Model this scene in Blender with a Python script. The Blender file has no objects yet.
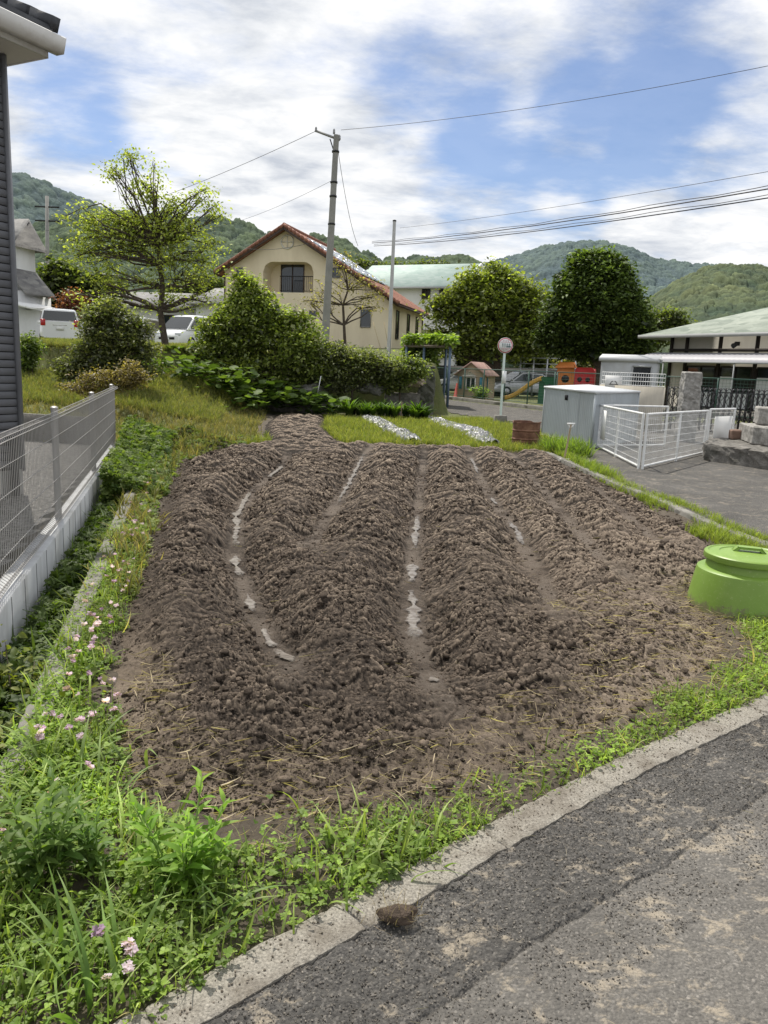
import bpy, math, random
import numpy as np
PI=math.pi; Rd=math.radians
rng=np.random.default_rng(7); random.seed(7)
scene=bpy.context.scene; COL=scene.collection
scene.view_settings.view_transform='Standard'; scene.view_settings.look='None'
scene.view_settings.exposure=0; scene.view_settings.gamma=1

# ------------------------------------------------------------------ camera
F=769.; PITCH=Rd(10.7); ROLL=Rd(2.3); EYE=1.55
fw=np.array([0,math.cos(PITCH),-math.sin(PITCH)]); rt0=np.array([1.,0,0]); up0=np.cross(rt0,fw)
rt=math.cos(ROLL)*rt0+math.sin(ROLL)*up0; upv=-math.sin(ROLL)*rt0+math.cos(ROLL)*up0
def ray(x,y): return fw+rt*(x-384)/F-upv*(y-512)/F
def G(x,y,z=0.):
    d=ray(x,y); t=(z-EYE)/d[2]; return np.array([t*d[0],t*d[1],z])
def D(x,y,Y):
    d=ray(x,y); t=Y/d[1]; return np.array([t*d[0],Y,EYE+t*d[2]])
from mathutils import Matrix
cam=bpy.data.cameras.new('camera'); co=bpy.data.objects.new('camera',cam); COL.objects.link(co)
cam.sensor_fit='VERTICAL'; cam.sensor_height=36; cam.lens=F/1024*36
cam.clip_start=.05; cam.clip_end=6000
m=Matrix(((rt[0],upv[0],-fw[0],0),(rt[1],upv[1],-fw[1],0),(rt[2],upv[2],-fw[2],EYE),(0,0,0,1)))
co.matrix_world=m; scene.camera=co

# ------------------------------------------------------------------ noise
def _h(ix,iy,s):
    n=(ix.astype(np.int64)*374761393+iy.astype(np.int64)*668265263+s*974711)&0xffffffff
    n=((n^(n>>13))*1274126177)&0xffffffff
    n=((n^(n>>16))*2246822519)&0xffffffff
    return ((n^(n>>15))&0xffffff)/float(0xffffff)
def vn(x,y,s=0):
    x=np.asarray(x,float); y=np.asarray(y,float)
    ix=np.floor(x); iy=np.floor(y); fx=x-ix; fy=y-iy
    ux=fx*fx*fx*(fx*(fx*6-15)+10); uy=fy*fy*fy*(fy*(fy*6-15)+10)
    def g(dx,dy):
        a=_h(ix+dx,iy+dy,s)*2*PI
        return np.cos(a)*(fx-dx)+np.sin(a)*(fy-dy)
    return ((g(0,0)*(1-ux)+g(1,0)*ux)*(1-uy)+(g(0,1)*(1-ux)+g(1,1)*ux)*uy)*1.4
def fbm(x,y,o=4,s=0,gain=.5):
    r=0; a=1; f=1
    for i in range(o): r=r+a*vn(x*f+i*17.3,y*f-i*9.1,s+i); a*=gain; f*=2.03
    return r
def worley(x,y,s=0):
    """distance to the nearest and second feature point and the id of the nearest"""
    x=np.asarray(x,float); y=np.asarray(y,float); ix=np.floor(x); iy=np.floor(y)
    d1=np.full(x.shape,9.); d2=np.full(x.shape,9.); idn=np.zeros(x.shape)
    for dx in (-1,0,1):
        for dy in (-1,0,1):
            cx=ix+dx; cy=iy+dy
            px=cx+_h(cx,cy,s+5); py=cy+_h(cx,cy,s+11)
            d=np.hypot(px-x,py-y); r=_h(cx,cy,s+23)
            nr=d<d1
            d2=np.where(nr,d1,np.minimum(d2,d)); idn=np.where(nr,r,idn); d1=np.where(nr,d,d1)
    return d1,d2,idn
def sst(a,b,x):
    t=np.clip((np.asarray(x,float)-a)/(b-a),0,1); return t*t*(3-2*t)
def seg_dist(x,y,pts):
    """distance to a polyline and running length at the foot"""
    best=np.full(np.shape(x),1e9); run=np.zeros(np.shape(x)); L=0
    for (ax,ay),(bx,by) in zip(pts[:-1],pts[1:]):
        vx,vy=bx-ax,by-ay; l=math.hypot(vx,vy)
        t=np.clip(((x-ax)*vx+(y-ay)*vy)/(l*l),0,1)
        d=np.hypot(x-ax-t*vx,y-ay-t*vy)
        run=np.where(d<best,L+t*l,run); best=np.minimum(best,d); L+=l
    return best,run
def inpoly(x,y,poly):
    c=np.zeros(np.shape(x),bool); n=len(poly)
    for i in range(n):
        x1,y1=poly[i][:2]; x2,y2=poly[(i+1)%n][:2]
        if y1==y2: continue
        c^=((y1>y)!=(y2>y))&(x<(x2-x1)*(y-y1)/(y2-y1)+x1)
    return c
def sdpoly(x,y,poly):
    d,_=seg_dist(x,y,[p[:2] for p in poly]+[poly[0][:2]])
    return np.where(inpoly(x,y,poly),d,-d)      # positive inside

# ------------------------------------------------------------------ mesh plumbing
def npmesh(name,V,faces,mat,parent=None,cols=None,smooth=False,attr=None,fmat=None):
    """faces: list of int arrays, each (n,3) or (n,4)"""
    me=bpy.data.meshes.new(name); V=np.asarray(V,np.float32)
    faces=[np.asarray(f,np.int32) for f in (faces if isinstance(faces,list) else [faces]) if len(f)]
    me.vertices.add(len(V)); me.vertices.foreach_set('co',V.ravel())
    tot=np.concatenate([np.full(len(f),f.shape[1],np.int32) for f in faces])
    idx=np.concatenate([f.ravel() for f in faces])
    me.loops.add(len(idx)); me.loops.foreach_set('vertex_index',idx)
    me.polygons.add(len(tot)); st=np.concatenate([[0],np.cumsum(tot)[:-1]]).astype(np.int32)
    me.polygons.foreach_set('loop_start',st); me.polygons.foreach_set('loop_total',tot)
    if smooth: me.polygons.foreach_set('use_smooth',np.ones(len(tot),bool))
    if cols is not None:
        a=me.color_attributes.new('Col','FLOAT_COLOR','POINT')
        c=np.ones((len(V),4),np.float32); c[:,:3]=cols; a.data.foreach_set('color',c.ravel())
    if attr:
        for k,v in attr.items():
            a=me.attributes.new(k,'FLOAT','POINT'); a.data.foreach_set('value',np.asarray(v,np.float32).ravel())
    me.update(calc_edges=True); me.validate(verbose=False)
    if mat: me.materials.append(mat)
    o=bpy.data.objects.new(name,me); COL.objects.link(o)
    if parent is not None: o.parent=parent
    return o
class MB:
    def __init__(s): s.v=[]; s.f3=[]; s.f4=[]; s.n=0; s.ng=[]
    def add(s,V,q=None,t=None):
        V=np.asarray(V,float).reshape(-1,3); s.v.append(V)
        if q is not None and len(q): s.f4.append(np.asarray(q)+s.n)
        if t is not None and len(t): s.f3.append(np.asarray(t)+s.n)
        s.n+=len(V); return s
    def box(s,c,size,rz=0,M=None,taper=1):
        hx,hy,hz=[a/2 for a in size]
        V=np.array([[sx*hx*(taper if sz>0 else 1),sy*hy*(taper if sz>0 else 1),sz*hz] for sz in(-1,1) for sy in(-1,1) for sx in(-1,1)])
        if M is not None: V=V@np.asarray(M).T
        if rz: c_,s_=math.cos(rz),math.sin(rz); V=np.stack([V[:,0]*c_-V[:,1]*s_,V[:,0]*s_+V[:,1]*c_,V[:,2]],1)
        return s.add(V+np.asarray(c,float),[[0,2,3,1],[4,5,7,6],[0,1,5,4],[2,6,7,3],[0,4,6,2],[1,3,7,5]])
    def box2(s,a,b):
        a=np.array(a,float); b=np.array(b,float); return s.box((a+b)/2,abs(b-a))
    def beam(s,a,b,w,h):
        a=np.array(a,float); b=np.array(b,float); d=b-a; L=np.linalg.norm(d); d/=L
        u=np.array([0,0,1.]) if abs(d[2])<.95 else np.array([0,1.,0]); sx=np.cross(d,u); sx/=np.linalg.norm(sx); su=np.cross(sx,d)
        return s.box((a+b)/2,(w,L,h),M=np.stack([sx,d,su],1))
    def tube(s,pts,r,n=6,cap=True):
        P=np.array(pts,float); m=len(P); r=np.broadcast_to(np.asarray(r,float),(m,))
        T=np.gradient(P,axis=0); T/=np.linalg.norm(T,axis=1)[:,None]+1e-12
        ref=np.array([0,0,1.]) if abs(T[0][2])<.9 else np.array([1.,0,0])
        A=np.cross(T,ref); A/=np.linalg.norm(A,axis=1)[:,None]+1e-9; B=np.cross(T,A)
        an=np.arange(n)*2*PI/n
        V=P[:,None,:]+r[:,None,None]*(np.cos(an)[None,:,None]*A[:,None,:]+np.sin(an)[None,:,None]*B[:,None,:])
        q=[]
        for i in range(m-1):
            for j in range(n):
                k=(j+1)%n; q.append([i*n+j,i*n+k,(i+1)*n+k,(i+1)*n+j])
        V=V.reshape(-1,3); t=[]
        if cap:
            V=np.vstack([V,P[0],P[-1]]); a,b=m*n,m*n+1
            for j in range(n): k=(j+1)%n; t+= [[a,k,j],[b,(m-1)*n+j,(m-1)*n+k]]
        return s.add(V,q,t)
    def lathe(s,c,prof,n=24,closed=True):
        c=np.array(c,float); an=np.arange(n)*2*PI/n; m=len(prof)
        V=np.array([[r*math.cos(a),r*math.sin(a),z] for r,z in prof for a in an])+c
        q=[[i*n+j,i*n+(j+1)%n,(i+1)*n+(j+1)%n,(i+1)*n+j] for i in range(m-1) for j in range(n)]
        return s.add(V,q)
    def prism(s,poly,ax,a,b,conv=True):
        """poly list of 2-D points extruded along axis ax ('x','y','z') from a to b; convex fan caps"""
        P=np.array(poly,float); n=len(P)
        def mk(v):
            o=np.full(n,float(v))
            return {'x':np.stack([o,P[:,0],P[:,1]],1),'y':np.stack([P[:,0],o,P[:,1]],1),'z':np.stack([P[:,0],P[:,1],o],1)}[ax]
        V=np.vstack([mk(a),mk(b)]); q=[[i,(i+1)%n,n+(i+1)%n,n+i] for i in range(n)]
        from mathutils.geometry import tessellate_polygon
        from mathutils import Vector
        tr=tessellate_polygon([[Vector((p[0],p[1],0)) for p in P]])
        t=[list(x) for x in tr]+[[n+x[2],n+x[1],n+x[0]] for x in tr]
        return s.add(V,q,t)
    def quad(s,a,b,c,d): return s.add([a,b,c,d],[[0,1,2,3]])
    def grid(s,V,nu,nv):
        q=[]; 
        i=np.arange(nu-1)[:,None]*nv+np.arange(nv-1)[None,:]; i=i.ravel()
        return s.add(V,np.stack([i,i+1,i+nv+1,i+nv],1))
    def build(s,name,mat,parent=None,smooth=False,bevel=0,loc=None):
        fs=[]
        if s.f4: fs.append(np.concatenate(s.f4))
        if s.f3: fs.append(np.concatenate(s.f3))
        o=npmesh(name,np.concatenate(s.v),fs,mat,parent,smooth=smooth)
        if bevel:
            b=o.modifiers.new('b','BEVEL'); b.width=bevel; b.segments=2; b.limit_method='ANGLE'
        if smooth:
            try: o.data.set_sharp_from_angle(angle=Rd(40))
            except Exception: pass
        return o
def tag(o,label=None,cat=None,group=None,kind=None):
    if label: o['label']=label
    if cat: o['category']=cat
    if group: o['group']=group
    if kind: o['kind']=kind
    return o
def thing(name,label,cat,loc=(0,0,0),rz=0,group=None):
    o=bpy.data.objects.new(name,None); COL.objects.link(o); o.empty_display_size=.1
    o.location=[float(a) for a in loc]; o.rotation_euler=(0,0,rz); return tag(o,label,cat,group)
def copy_tree(o,parent=None):
    c=o.copy(); COL.objects.link(c)
    if parent is not None: c.parent=parent
    for ch in list(o.children): copy_tree(ch,c)
    return c

# ------------------------------------------------------------------ materials
def nt(name):
    m=bpy.data.materials.new(name); m.use_nodes=True; t=m.node_tree; t.nodes.clear()
    o=t.nodes.new('ShaderNodeOutputMaterial'); return m,t,o
def N(t,typ,**k):
    n=t.nodes.new(typ)
    for a,b in k.items():
        if a.startswith('i_'): n.inputs[a[2:].replace('_',' ')].default_value=b
        else: setattr(n,a,b)
    return n
def c4(c): return (c[0],c[1],c[2],1)
def ramp(t,stops,fac):
    r=t.nodes.new('ShaderNodeValToRGB'); e=r.color_ramp.elements
    while len(e)<len(stops): e.new(.5)
    for i,(p,c) in enumerate(stops): e[i].position=p; e[i].color=c4(c) if hasattr(c,'__len__') else (c,c,c,1)
    t.links.new(fac,r.inputs[0]); return r
def noise(t,vec,scale,detail=5,rough=.55,dist=0):
    n=N(t,'ShaderNodeTexNoise'); n.inputs['Scale'].default_value=scale; n.inputs['Detail'].default_value=detail
    n.inputs['Roughness'].default_value=rough; n.inputs['Distortion'].default_value=dist
    if vec is not None: t.links.new(vec,n.inputs['Vector'])
    return n.outputs[0]
def mixc(t,fac,a,b,mode='MIX'):
    x=t.nodes.new('ShaderNodeMix'); x.data_type='RGBA'; x.blend_type=mode
    for s,v in ((0,fac),(6,a),(7,b)):
        if isinstance(v,(int,float)): x.inputs[s].default_value=v
        elif isinstance(v,(tuple,list)): x.inputs[s].default_value=c4(v)
        else: t.links.new(v,x.inputs[s])
    return x.outputs[2]
def mth(t,op,a,b=None,clamp=False):
    x=t.nodes.new('ShaderNodeMath'); x.operation=op; x.use_clamp=clamp
    for i,v in enumerate((a,b)):
        if v is None: continue
        if isinstance(v,(int,float)): x.inputs[i].default_value=v
        else: t.links.new(v,x.inputs[i])
    return x.outputs[0]
def bumpn(t,h,strength=.4,dist=.02,nrm=None):
    b=t.nodes.new('ShaderNodeBump'); b.inputs['Strength'].default_value=strength; b.inputs['Distance'].default_value=dist
    t.links.new(h,b.inputs['Height'])
    if nrm is not None: t.links.new(nrm,b.inputs['Normal'])
    return b.outputs[0]
_mc={}
def mat(name,col,rough=.8,var=.25,scale=3,bump=.25,bscale=30,bdist=.01,metal=0,dirt=None,dscale=1.2,spec=.4,coat=0,streak=0):
    if name in _mc: return _mc[name]
    m,t,o=nt(name); p=N(t,'ShaderNodeBsdfPrincipled'); t.links.new(p.outputs[0],o.inputs[0])
    tc=N(t,'ShaderNodeTexCoord').outputs['Object']
    n=noise(t,tc,scale,6,.6)
    c=ramp(t,[(.3,[x*(1-var) for x in col]),(.7,[min(1,x*(1+var)) for x in col])],n).outputs[0]
    if dirt is not None:
        mp=N(t,'ShaderNodeMapping'); t.links.new(tc,mp.inputs[0]); mp.inputs['Scale'].default_value=(1,1,.25 if streak else 1)
        d=ramp(t,[(.48,0),(.68,1)],noise(t,mp.outputs[0],dscale,7,.65)).outputs[0]
        c=mixc(t,mth(t,'MULTIPLY',d,.75),c,dirt)
    t.links.new(c,p.inputs['Base Color']); p.inputs['Roughness'].default_value=rough; p.inputs['Metallic'].default_value=metal
    p.inputs['Specular IOR Level'].default_value=spec; p.inputs['Coat Weight'].default_value=coat
    if bump: t.links.new(bumpn(t,noise(t,tc,bscale,5,.6),bump,bdist),p.inputs['Normal'])
    _mc[name]=m; return m
def leafmat(name,trans=.35,rough=.5,gloss=.06,tint=(1,1,1)):
    m,t,o=nt(name); a=N(t,'ShaderNodeAttribute',attribute_name='Col')
    g=N(t,'ShaderNodeNewGeometry'); tc=N(t,'ShaderNodeTexCoord').outputs['Object']
    c=mixc(t,1.0,a.outputs['Color'],tint,'MULTIPLY')
    nz=ramp(t,[(.3,.72),(.7,1.25)],noise(t,tc,14,3)).outputs[0]; c=mixc(t,1.0,c,nz,'MULTIPLY')
    d=N(t,'ShaderNodeBsdfDiffuse'); tr=N(t,'ShaderNodeBsdfTranslucent'); gl=N(t,'ShaderNodeBsdfGlossy')
    gl.inputs['Roughness'].default_value=rough
    t.links.new(c,d.inputs[0]); t.links.new(mixc(t,1.0,c,(1.5,1.6,.55),'MULTIPLY'),tr.inputs[0])
    m1=N(t,'ShaderNodeMixShader'); m1.inputs[0].default_value=trans; t.links.new(d.outputs[0],m1.inputs[1]); t.links.new(tr.outputs[0],m1.inputs[2])
    m2=N(t,'ShaderNodeMixShader'); m2.inputs[0].default_value=gloss; t.links.new(m1.outputs[0],m2.inputs[1]); t.links.new(gl.outputs[0],m2.inputs[2])
    t.links.new(m2.outputs[0],o.inputs[0]); return m
def attrmat(name,rough=.9,bump=.3,bscale=60,bdist=.01,spec=.3,var=(.8,1.2),vscale=8):
    m,t,o=nt(name); a=N(t,'ShaderNodeAttribute',attribute_name='Col'); p=N(t,'ShaderNodeBsdfPrincipled')
    tc=N(t,'ShaderNodeTexCoord').outputs['Object']
    c=mixc(t,1.0,a.outputs['Color'],ramp(t,[(.3,var[0]),(.7,var[1])],noise(t,tc,vscale,6,.65)).outputs[0],'MULTIPLY')
    t.links.new(c,p.inputs['Base Color']); p.inputs['Roughness'].default_value=rough; p.inputs['Specular IOR Level'].default_value=spec
    if bump: t.links.new(bumpn(t,noise(t,tc,bscale,6,.7),bump,bdist),p.inputs['Normal'])
    t.links.new(p.outputs[0],o.inputs[0]); return m
def glassmat(name,col=(.02,.025,.03),rough=.06):
    return mat(name,col,rough,.3,.8,.03,2,.01,spec=.8)
LEAF=leafmat('leaf',.5,.5,.05,(1.45,1.4,1.3)); GRASS=leafmat('grass_blade',.42,.55,.025); DARKLEAF=leafmat('dark_leaf',.3,.5,.04,(1.3,1.3,1.2))
CONC=mat('concrete',(.36,.355,.34),.9,.18,4,.35,60,.006,dirt=(.16,.155,.14),dscale=2.2)
OLDC=mat('old_concrete',(.22,.21,.19),.95,.35,6,.6,35,.015,dirt=(.07,.075,.055),dscale=3)
WHITEP=mat('white_paint',(.78,.79,.79),.4,.04,3,.05,40,dirt=(.6,.6,.57),dscale=5)
STEEL=mat('galvanised_steel',(.5,.51,.52),.42,.12,8,.08,60,metal=.6)
FGREY=mat('bronze_grey_coating',(.40,.385,.37),.45,.08,6,.05,60,metal=.3)
BARK=mat('bark',(.075,.058,.045),.95,.4,12,.8,30,.03)
BLACK=mat('black_metal',(.02,.02,.022),.4,.2,6,.05,40,metal=.3)
GLASS=glassmat('window_glass')
RUBBER=mat('rubber',(.018,.018,.018),.85,.2,10,.2,60)

# ------------------------------------------------------------------ leaf scattering
def tm(V,f): return np.array(V,float),np.array(f,int)
def T_leaf(w=.5,fold=.15,bend=.2):   # unit-length leaf along +y, normal +z
    V=[(0,0,0),(-w*.5,.35,fold),(0,.4,0),(w*.5,.35,fold),(-w*.36,.7,fold*.7-bend*.5),(0,.72,-bend*.45),(w*.36,.7,fold*.7-bend*.5),(0,1,-bend)]
    return tm(V,[(0,2,1),(0,3,2),(1,2,5),(1,5,4),(2,3,6),(2,6,5),(4,5,7),(5,6,7)])
def T_card(w=.6): return tm([(0,0,0),(-w/2,.45,.08),(w/2,.45,.08),(0,1,-.08)],[(0,2,1),(1,2,3)])
def T_blade(w=.03,bend=.5,n=5,droop=1.6):  # vertical blade bending to +y
    V=[];f=[]
    for i in range(n+1):
        s=i/n; a=bend*s**droop; z=0;y=0
        y=bend*s**2*.9; z=s*(1-.45*bend*s**1.5)
        ww=w*(1-s**2.2)*.5*(1 if i else .7)+.0005
        V+=[(-ww,y,z),(ww,y+ww*.3,z)]
        if i: k=2*i; f+=[(k-2,k-1,k+1),(k-2,k+1,k)]
    return tm(V,f)
def joint(parts):
    Vs=[];fs=[];n=0
    for V,f in parts: Vs.append(V); fs.append(f+n); n+=len(V)
    return np.vstack(Vs),np.vstack(fs)
def xf(T,rx=0,rz=0,s=1,loc=(0,0,0),ry=0):
    V,f=T; V=V*s
    c,k=math.cos(ry),math.sin(ry); V=np.stack([V[:,0]*c+V[:,2]*k,V[:,1],-V[:,0]*k+V[:,2]*c],1)
    c,k=math.cos(rx),math.sin(rx); V=np.stack([V[:,0],V[:,1]*c-V[:,2]*k,V[:,1]*k+V[:,2]*c],1)
    c,k=math.cos(rz),math.sin(rz); V=np.stack([V[:,0]*c-V[:,1]*k,V[:,0]*k+V[:,1]*c,V[:,2]],1)
    return V+np.array(loc),f
def rotmats(yaw,tilt,tdir,roll=None):
    """spin by yaw about z, then tilt by tilt towards tdir"""
    c,s=np.cos(yaw),np.sin(yaw); z=np.zeros_like(c); o=np.ones_like(c)
    Rz=np.stack([np.stack([c,-s,z],-1),np.stack([s,c,z],-1),np.stack([z,z,o],-1)],-2)
    ax=-np.sin(tdir); ay=np.cos(tdir); ct,st=np.cos(tilt),np.sin(tilt)
    Rt=np.stack([np.stack([ct+ax*ax*(1-ct),ax*ay*(1-ct),ay*st],-1),np.stack([ax*ay*(1-ct),ct+ay*ay*(1-ct),-ax*st],-1),np.stack([-ay*st,ax*st,ct],-1)],-2)
    return Rt@Rz
class Scat:
    def __init__(s): s.V=[];s.f=[];s.c=[];s.n=0
    def put(s,T,P,scale,R,C,tipc=None,sz=None):
        """T template, P (n,3), scale (n,), R (n,3,3), C (n,3)"""
        V,f=T; n=len(P)
        if n==0: return
        X=V[None]*np.asarray(scale)[:,None,None]
        if sz is not None: X=X*np.stack([np.ones(n),np.ones(n),sz],1)[:,None,:]
        X=np.einsum('nij,nkj->nki',R,X)+P[:,None,:]
        s.V.append(X.reshape(-1,3).astype(np.float32))
        s.f.append((f[None]+(np.arange(n)*len(V))[:,None,None]+s.n).reshape(-1,3).astype(np.int32))
        Cc=np.repeat(C[:,None,:],len(V),1)
        if tipc is not None:
            w=np.clip(V[:,2]/max(1e-6,V[:,2].max()),0,1)[None,:,None]; Cc=Cc*(tipc[0]*(1-w)+tipc[1]*w)
        s.c.append(Cc.reshape(-1,3).astype(np.float32)); s.n+=n*len(V)
    def build(s,name,mat,parent=None):
        return npmesh(name,np.concatenate(s.V),np.concatenate(s.f),mat,parent,cols=np.concatenate(s.c))
def hues(n,a,b,r=rng,v=.2):
    t=r.random(n)[:,None]; c=np.array(a)*(1-t)+np.array(b)*t
    return c*(1+v*(r.random(n)[:,None]*2-1))
def randR(n,r=rng,tmax=PI): return rotmats(r.random(n)*2*PI,r.random(n)*tmax,r.random(n)*2*PI)

# ------------------------------------------------------------------ lines of the place
CURB=[(-3.2,-.8),(-1.2,.99),(-.52,1.6),(-.3,1.8),(.05,2.1),(.49,2.49),(1.06,2.97),(1.97,3.65),(6.5,7.1)]
FIELD=[(-1.72,4.9),(-1.30,3.4),(-1.0,2.68),(-.5,2.36),(.03,2.54),(.5,2.76),(1.05,3.22),(1.75,3.85),(2.15,4.4),(2.3,5.2),(2.8,5.9),(3.2,7.1),(3.3,9.8),(3.3,12.5),(3.25,14.9),(1.5,15.4),(-.82,15.25),(-1.5,19),(-1.75,23.2),(-3.4,23),(-3.0,18.5),(-2.35,15.0),(-3.05,13.2),(-3.1,11.3),(-2.4,8)]
KERBL=[(-.95,1.4),(-1.52,3.54),(-1.71,4.25),(-2.38,6.88),(-3.5,11.2)]
WALLL=[(-.9,-.35),(-2.29,4.49),(-2.78,6.4),(-3.57,9.33),(-4.5,12.75)]
RK=[(3.15,15.2),(3.3,12.66),(3.36,10.74),(3.5,9.81),(3.56,7.95),(3.72,6.9),(3.9,5.6)]
def linex(line,y):
    ys=[p[1] for p in line]; xs=[p[0] for p in line]; o=np.argsort(ys)
    return np.interp(y,np.array(ys)[o],np.array(xs)[o])
furpx=[[(290,452),(280,465),(250,488),(237,509),(235,556),(249,593),(270,631),(294,668),(290,700)],
 [(372,447),(364,453),(349,482),(334,507),(316,532),(305,560)],
 [(424,450),(423,462),(416,528),(412,565),(413,607),(418,636),(432,678),(443,722)],
 [(468,450),(480,475),(491,495),(519,532),(533,560),(552,600),(560,630)],
 [(508,450),(528,472),(560,512),(590,545),(622,585)],[(553,457),(585,482),(620,510),(655,540),(685,560)]]
FUR=[[tuple(G(*p)[:2]) for p in l] for l in furpx]
W0=(-4.6,24.4); W1=(1.75,26.6)
def TH(x,y):
    x=np.asarray(x,float); y=np.asarray(y,float)
    bank=2.0*sst(12,34,y)*sst(-3.3,-6.5,x)*(y<200)
    dx,dy=W1[0]-W0[0],W1[1]-W0[1]; L=math.hypot(dx,dy)
    dist=((x-W0[0])*-dy+(y-W0[1])*dx)/L
    terr=(1.75+.95*sst(38,50,y))*sst(.1,.5,dist)*sst(2.2,1.5,x-.03*(y-27))
    z=np.maximum(bank,terr)
    z=z+.04*fbm(x*.5,y*.5,3,3)*sst(9,16,y)*sst(2.8,0,x)
    # spoil heap beside the tongue of soil
    z=z+.28*np.exp(-(((x+3.6)/.9)**2+((y-13.6)/.9)**2))*(1+.5*vn(x*3,y*3,9))
    # ditch between the kerb and the fence wall
    kx=linex(KERBL,y); wx=linex(WALLL,y)
    dit=sst(.0,.1,kx-.1-x)*sst(-.05,.05,x-wx+.1)*sst(11.8,10.6,y)
    z=z-.75*dit
    # the ground drops a little beneath sheets laid over it
    z=z-.2*sst(0.02,.3,sdpoly(x,y,FIELD))
    cy=np.interp(x,[p[0] for p in CURB],[p[1] for p in CURB]); z=z-.05*sst(.0,-.12,y-cy)*(x<4.5)*(y<8)
    z=z-.03*sst(0,.2,x-linex(RK,y)-.05)*(y<24)*(y>5)
    return z

# ------------------------------------------------------------------ sky and sun
SUN_AZ=Rd(-27); SUN_EL=Rd(60)          # azimuth from +Y, negative to the left
sund=np.array([math.sin(SUN_AZ)*math.cos(SUN_EL),math.cos(SUN_AZ)*math.cos(SUN_EL),math.sin(SUN_EL)])
w=bpy.data.worlds.new('World'); scene.world=w; w.use_nodes=True; t=w.node_tree; t.nodes.clear()
out=N(t,'ShaderNodeOutputWorld'); bg=N(t,'ShaderNodeBackground'); bg.inputs[1].default_value=.106; t.links.new(bg.outputs[0],out.inputs[0])
sky=N(t,'ShaderNodeTexSky',sky_type='NISHITA',sun_disc=False,sun_elevation=SUN_EL,sun_rotation=SUN_AZ,air_density=1.0,dust_density=.6,ozone_density=1.6)
tc=N(t,'ShaderNodeTexCoord').outputs['Generated']
sp=N(t,'ShaderNodeSeparateXYZ'); t.links.new(tc,sp.inputs[0])
zz=mth(t,'ADD',mth(t,'MAXIMUM',sp.outputs[2],0.0),.16)
cb=N(t,'ShaderNodeCombineXYZ'); t.links.new(mth(t,'DIVIDE',sp.outputs[0],zz),cb.inputs[0]); t.links.new(mth(t,'DIVIDE',sp.outputs[1],zz),cb.inputs[1]); cb.inputs[2].default_value=3.7
mp=N(t,'ShaderNodeMapping'); mp.inputs['Rotation'].default_value=(0,0,Rd(-35)); mp.inputs['Scale'].default_value=(1.,1.35,1); t.links.new(cb.outputs[0],mp.inputs[0])
n1=noise(t,mp.outputs[0],1.5,11,.60,.15)
n2=noise(t,mp.outputs[0],4.6,10,.62,.15)
v=mth(t,'ADD',mth(t,'MULTIPLY',n1,.62),mth(t,'MULTIPLY',n2,.38))
def spot(px,py,r_in,r_out,amp):
    d=ray(px,py); d=d/np.linalg.norm(d)
    vm=t.nodes.new('ShaderNodeVectorMath'); vm.operation='DOT_PRODUCT'; t.links.new(tc,vm.inputs[0]); vm.inputs[1].default_value=d
    mr=t.nodes.new('ShaderNodeMapRange'); mr.interpolation_type='SMOOTHSTEP'; t.links.new(vm.outputs['Value'],mr.inputs[0])
    mr.inputs[1].default_value=math.cos(math.atan(r_out/F)); mr.inputs[2].default_value=math.cos(math.atan(r_in/F)); mr.inputs[3].default_value=0; mr.inputs[4].default_value=amp
    return mr.outputs[0]
bias=.155
acc=v
for s in [(70,112,4,60,-.16),(130,128,2,45,-.12),(430,120,15,90,-.17),(520,110,10,90,-.15),(620,95,10,95,-.17),(700,140,15,80,-.15),(480,175,10,70,-.12),(600,165,10,80,-.15),
          (690,60,5,70,-.12),(560,215,10,60,-.10),(735,200,5,60,-.10),(420,60,5,60,-.04),(580,128,5,40,.14),(650,140,5,32,.12),(740,225,5,60,.10),(640,215,4,40,.12),(560,190,5,34,.1),(500,60,5,80,.05),(720,120,3,40,.08),(300,200,60,200,.08)]:
    acc=mth(t,'ADD',acc,spot(*s))
acc=mth(t,'ADD',acc,bias)
mr=t.nodes.new('ShaderNodeMapRange'); mr.interpolation_type='SMOOTHSTEP'; t.links.new(acc,mr.inputs[0])
mr.inputs[1].default_value=.38; mr.inputs[2].default_value=.70
n3=noise(t,mp.outputs[0],3.3,10,.6,.2)
ccol=ramp(t,[(.32,(5.7,6.1,6.8)),(.48,(8.3,8.5,8.8)),(.60,(10.,10.,10.))],n3).outputs[0]
skc=mixc(t,1.0,sky.outputs[0],(.86,.95,1.12),'MULTIPLY')
t.links.new(mixc(t,mth(t,'ADD',mth(t,'MULTIPLY',mr.outputs[0],.88),.12),skc,ccol),bg.inputs[0])
sl=bpy.data.lights.new('sun','SUN'); sl.energy=5.0; sl.angle=Rd(.6); sl.color=(1,.945,.85)
so=bpy.data.objects.new('sun',sl); COL.objects.link(so)
from mathutils import Vector
so.rotation_euler=Vector(-sund).to_track_quat('-Z','Y').to_euler()

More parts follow.
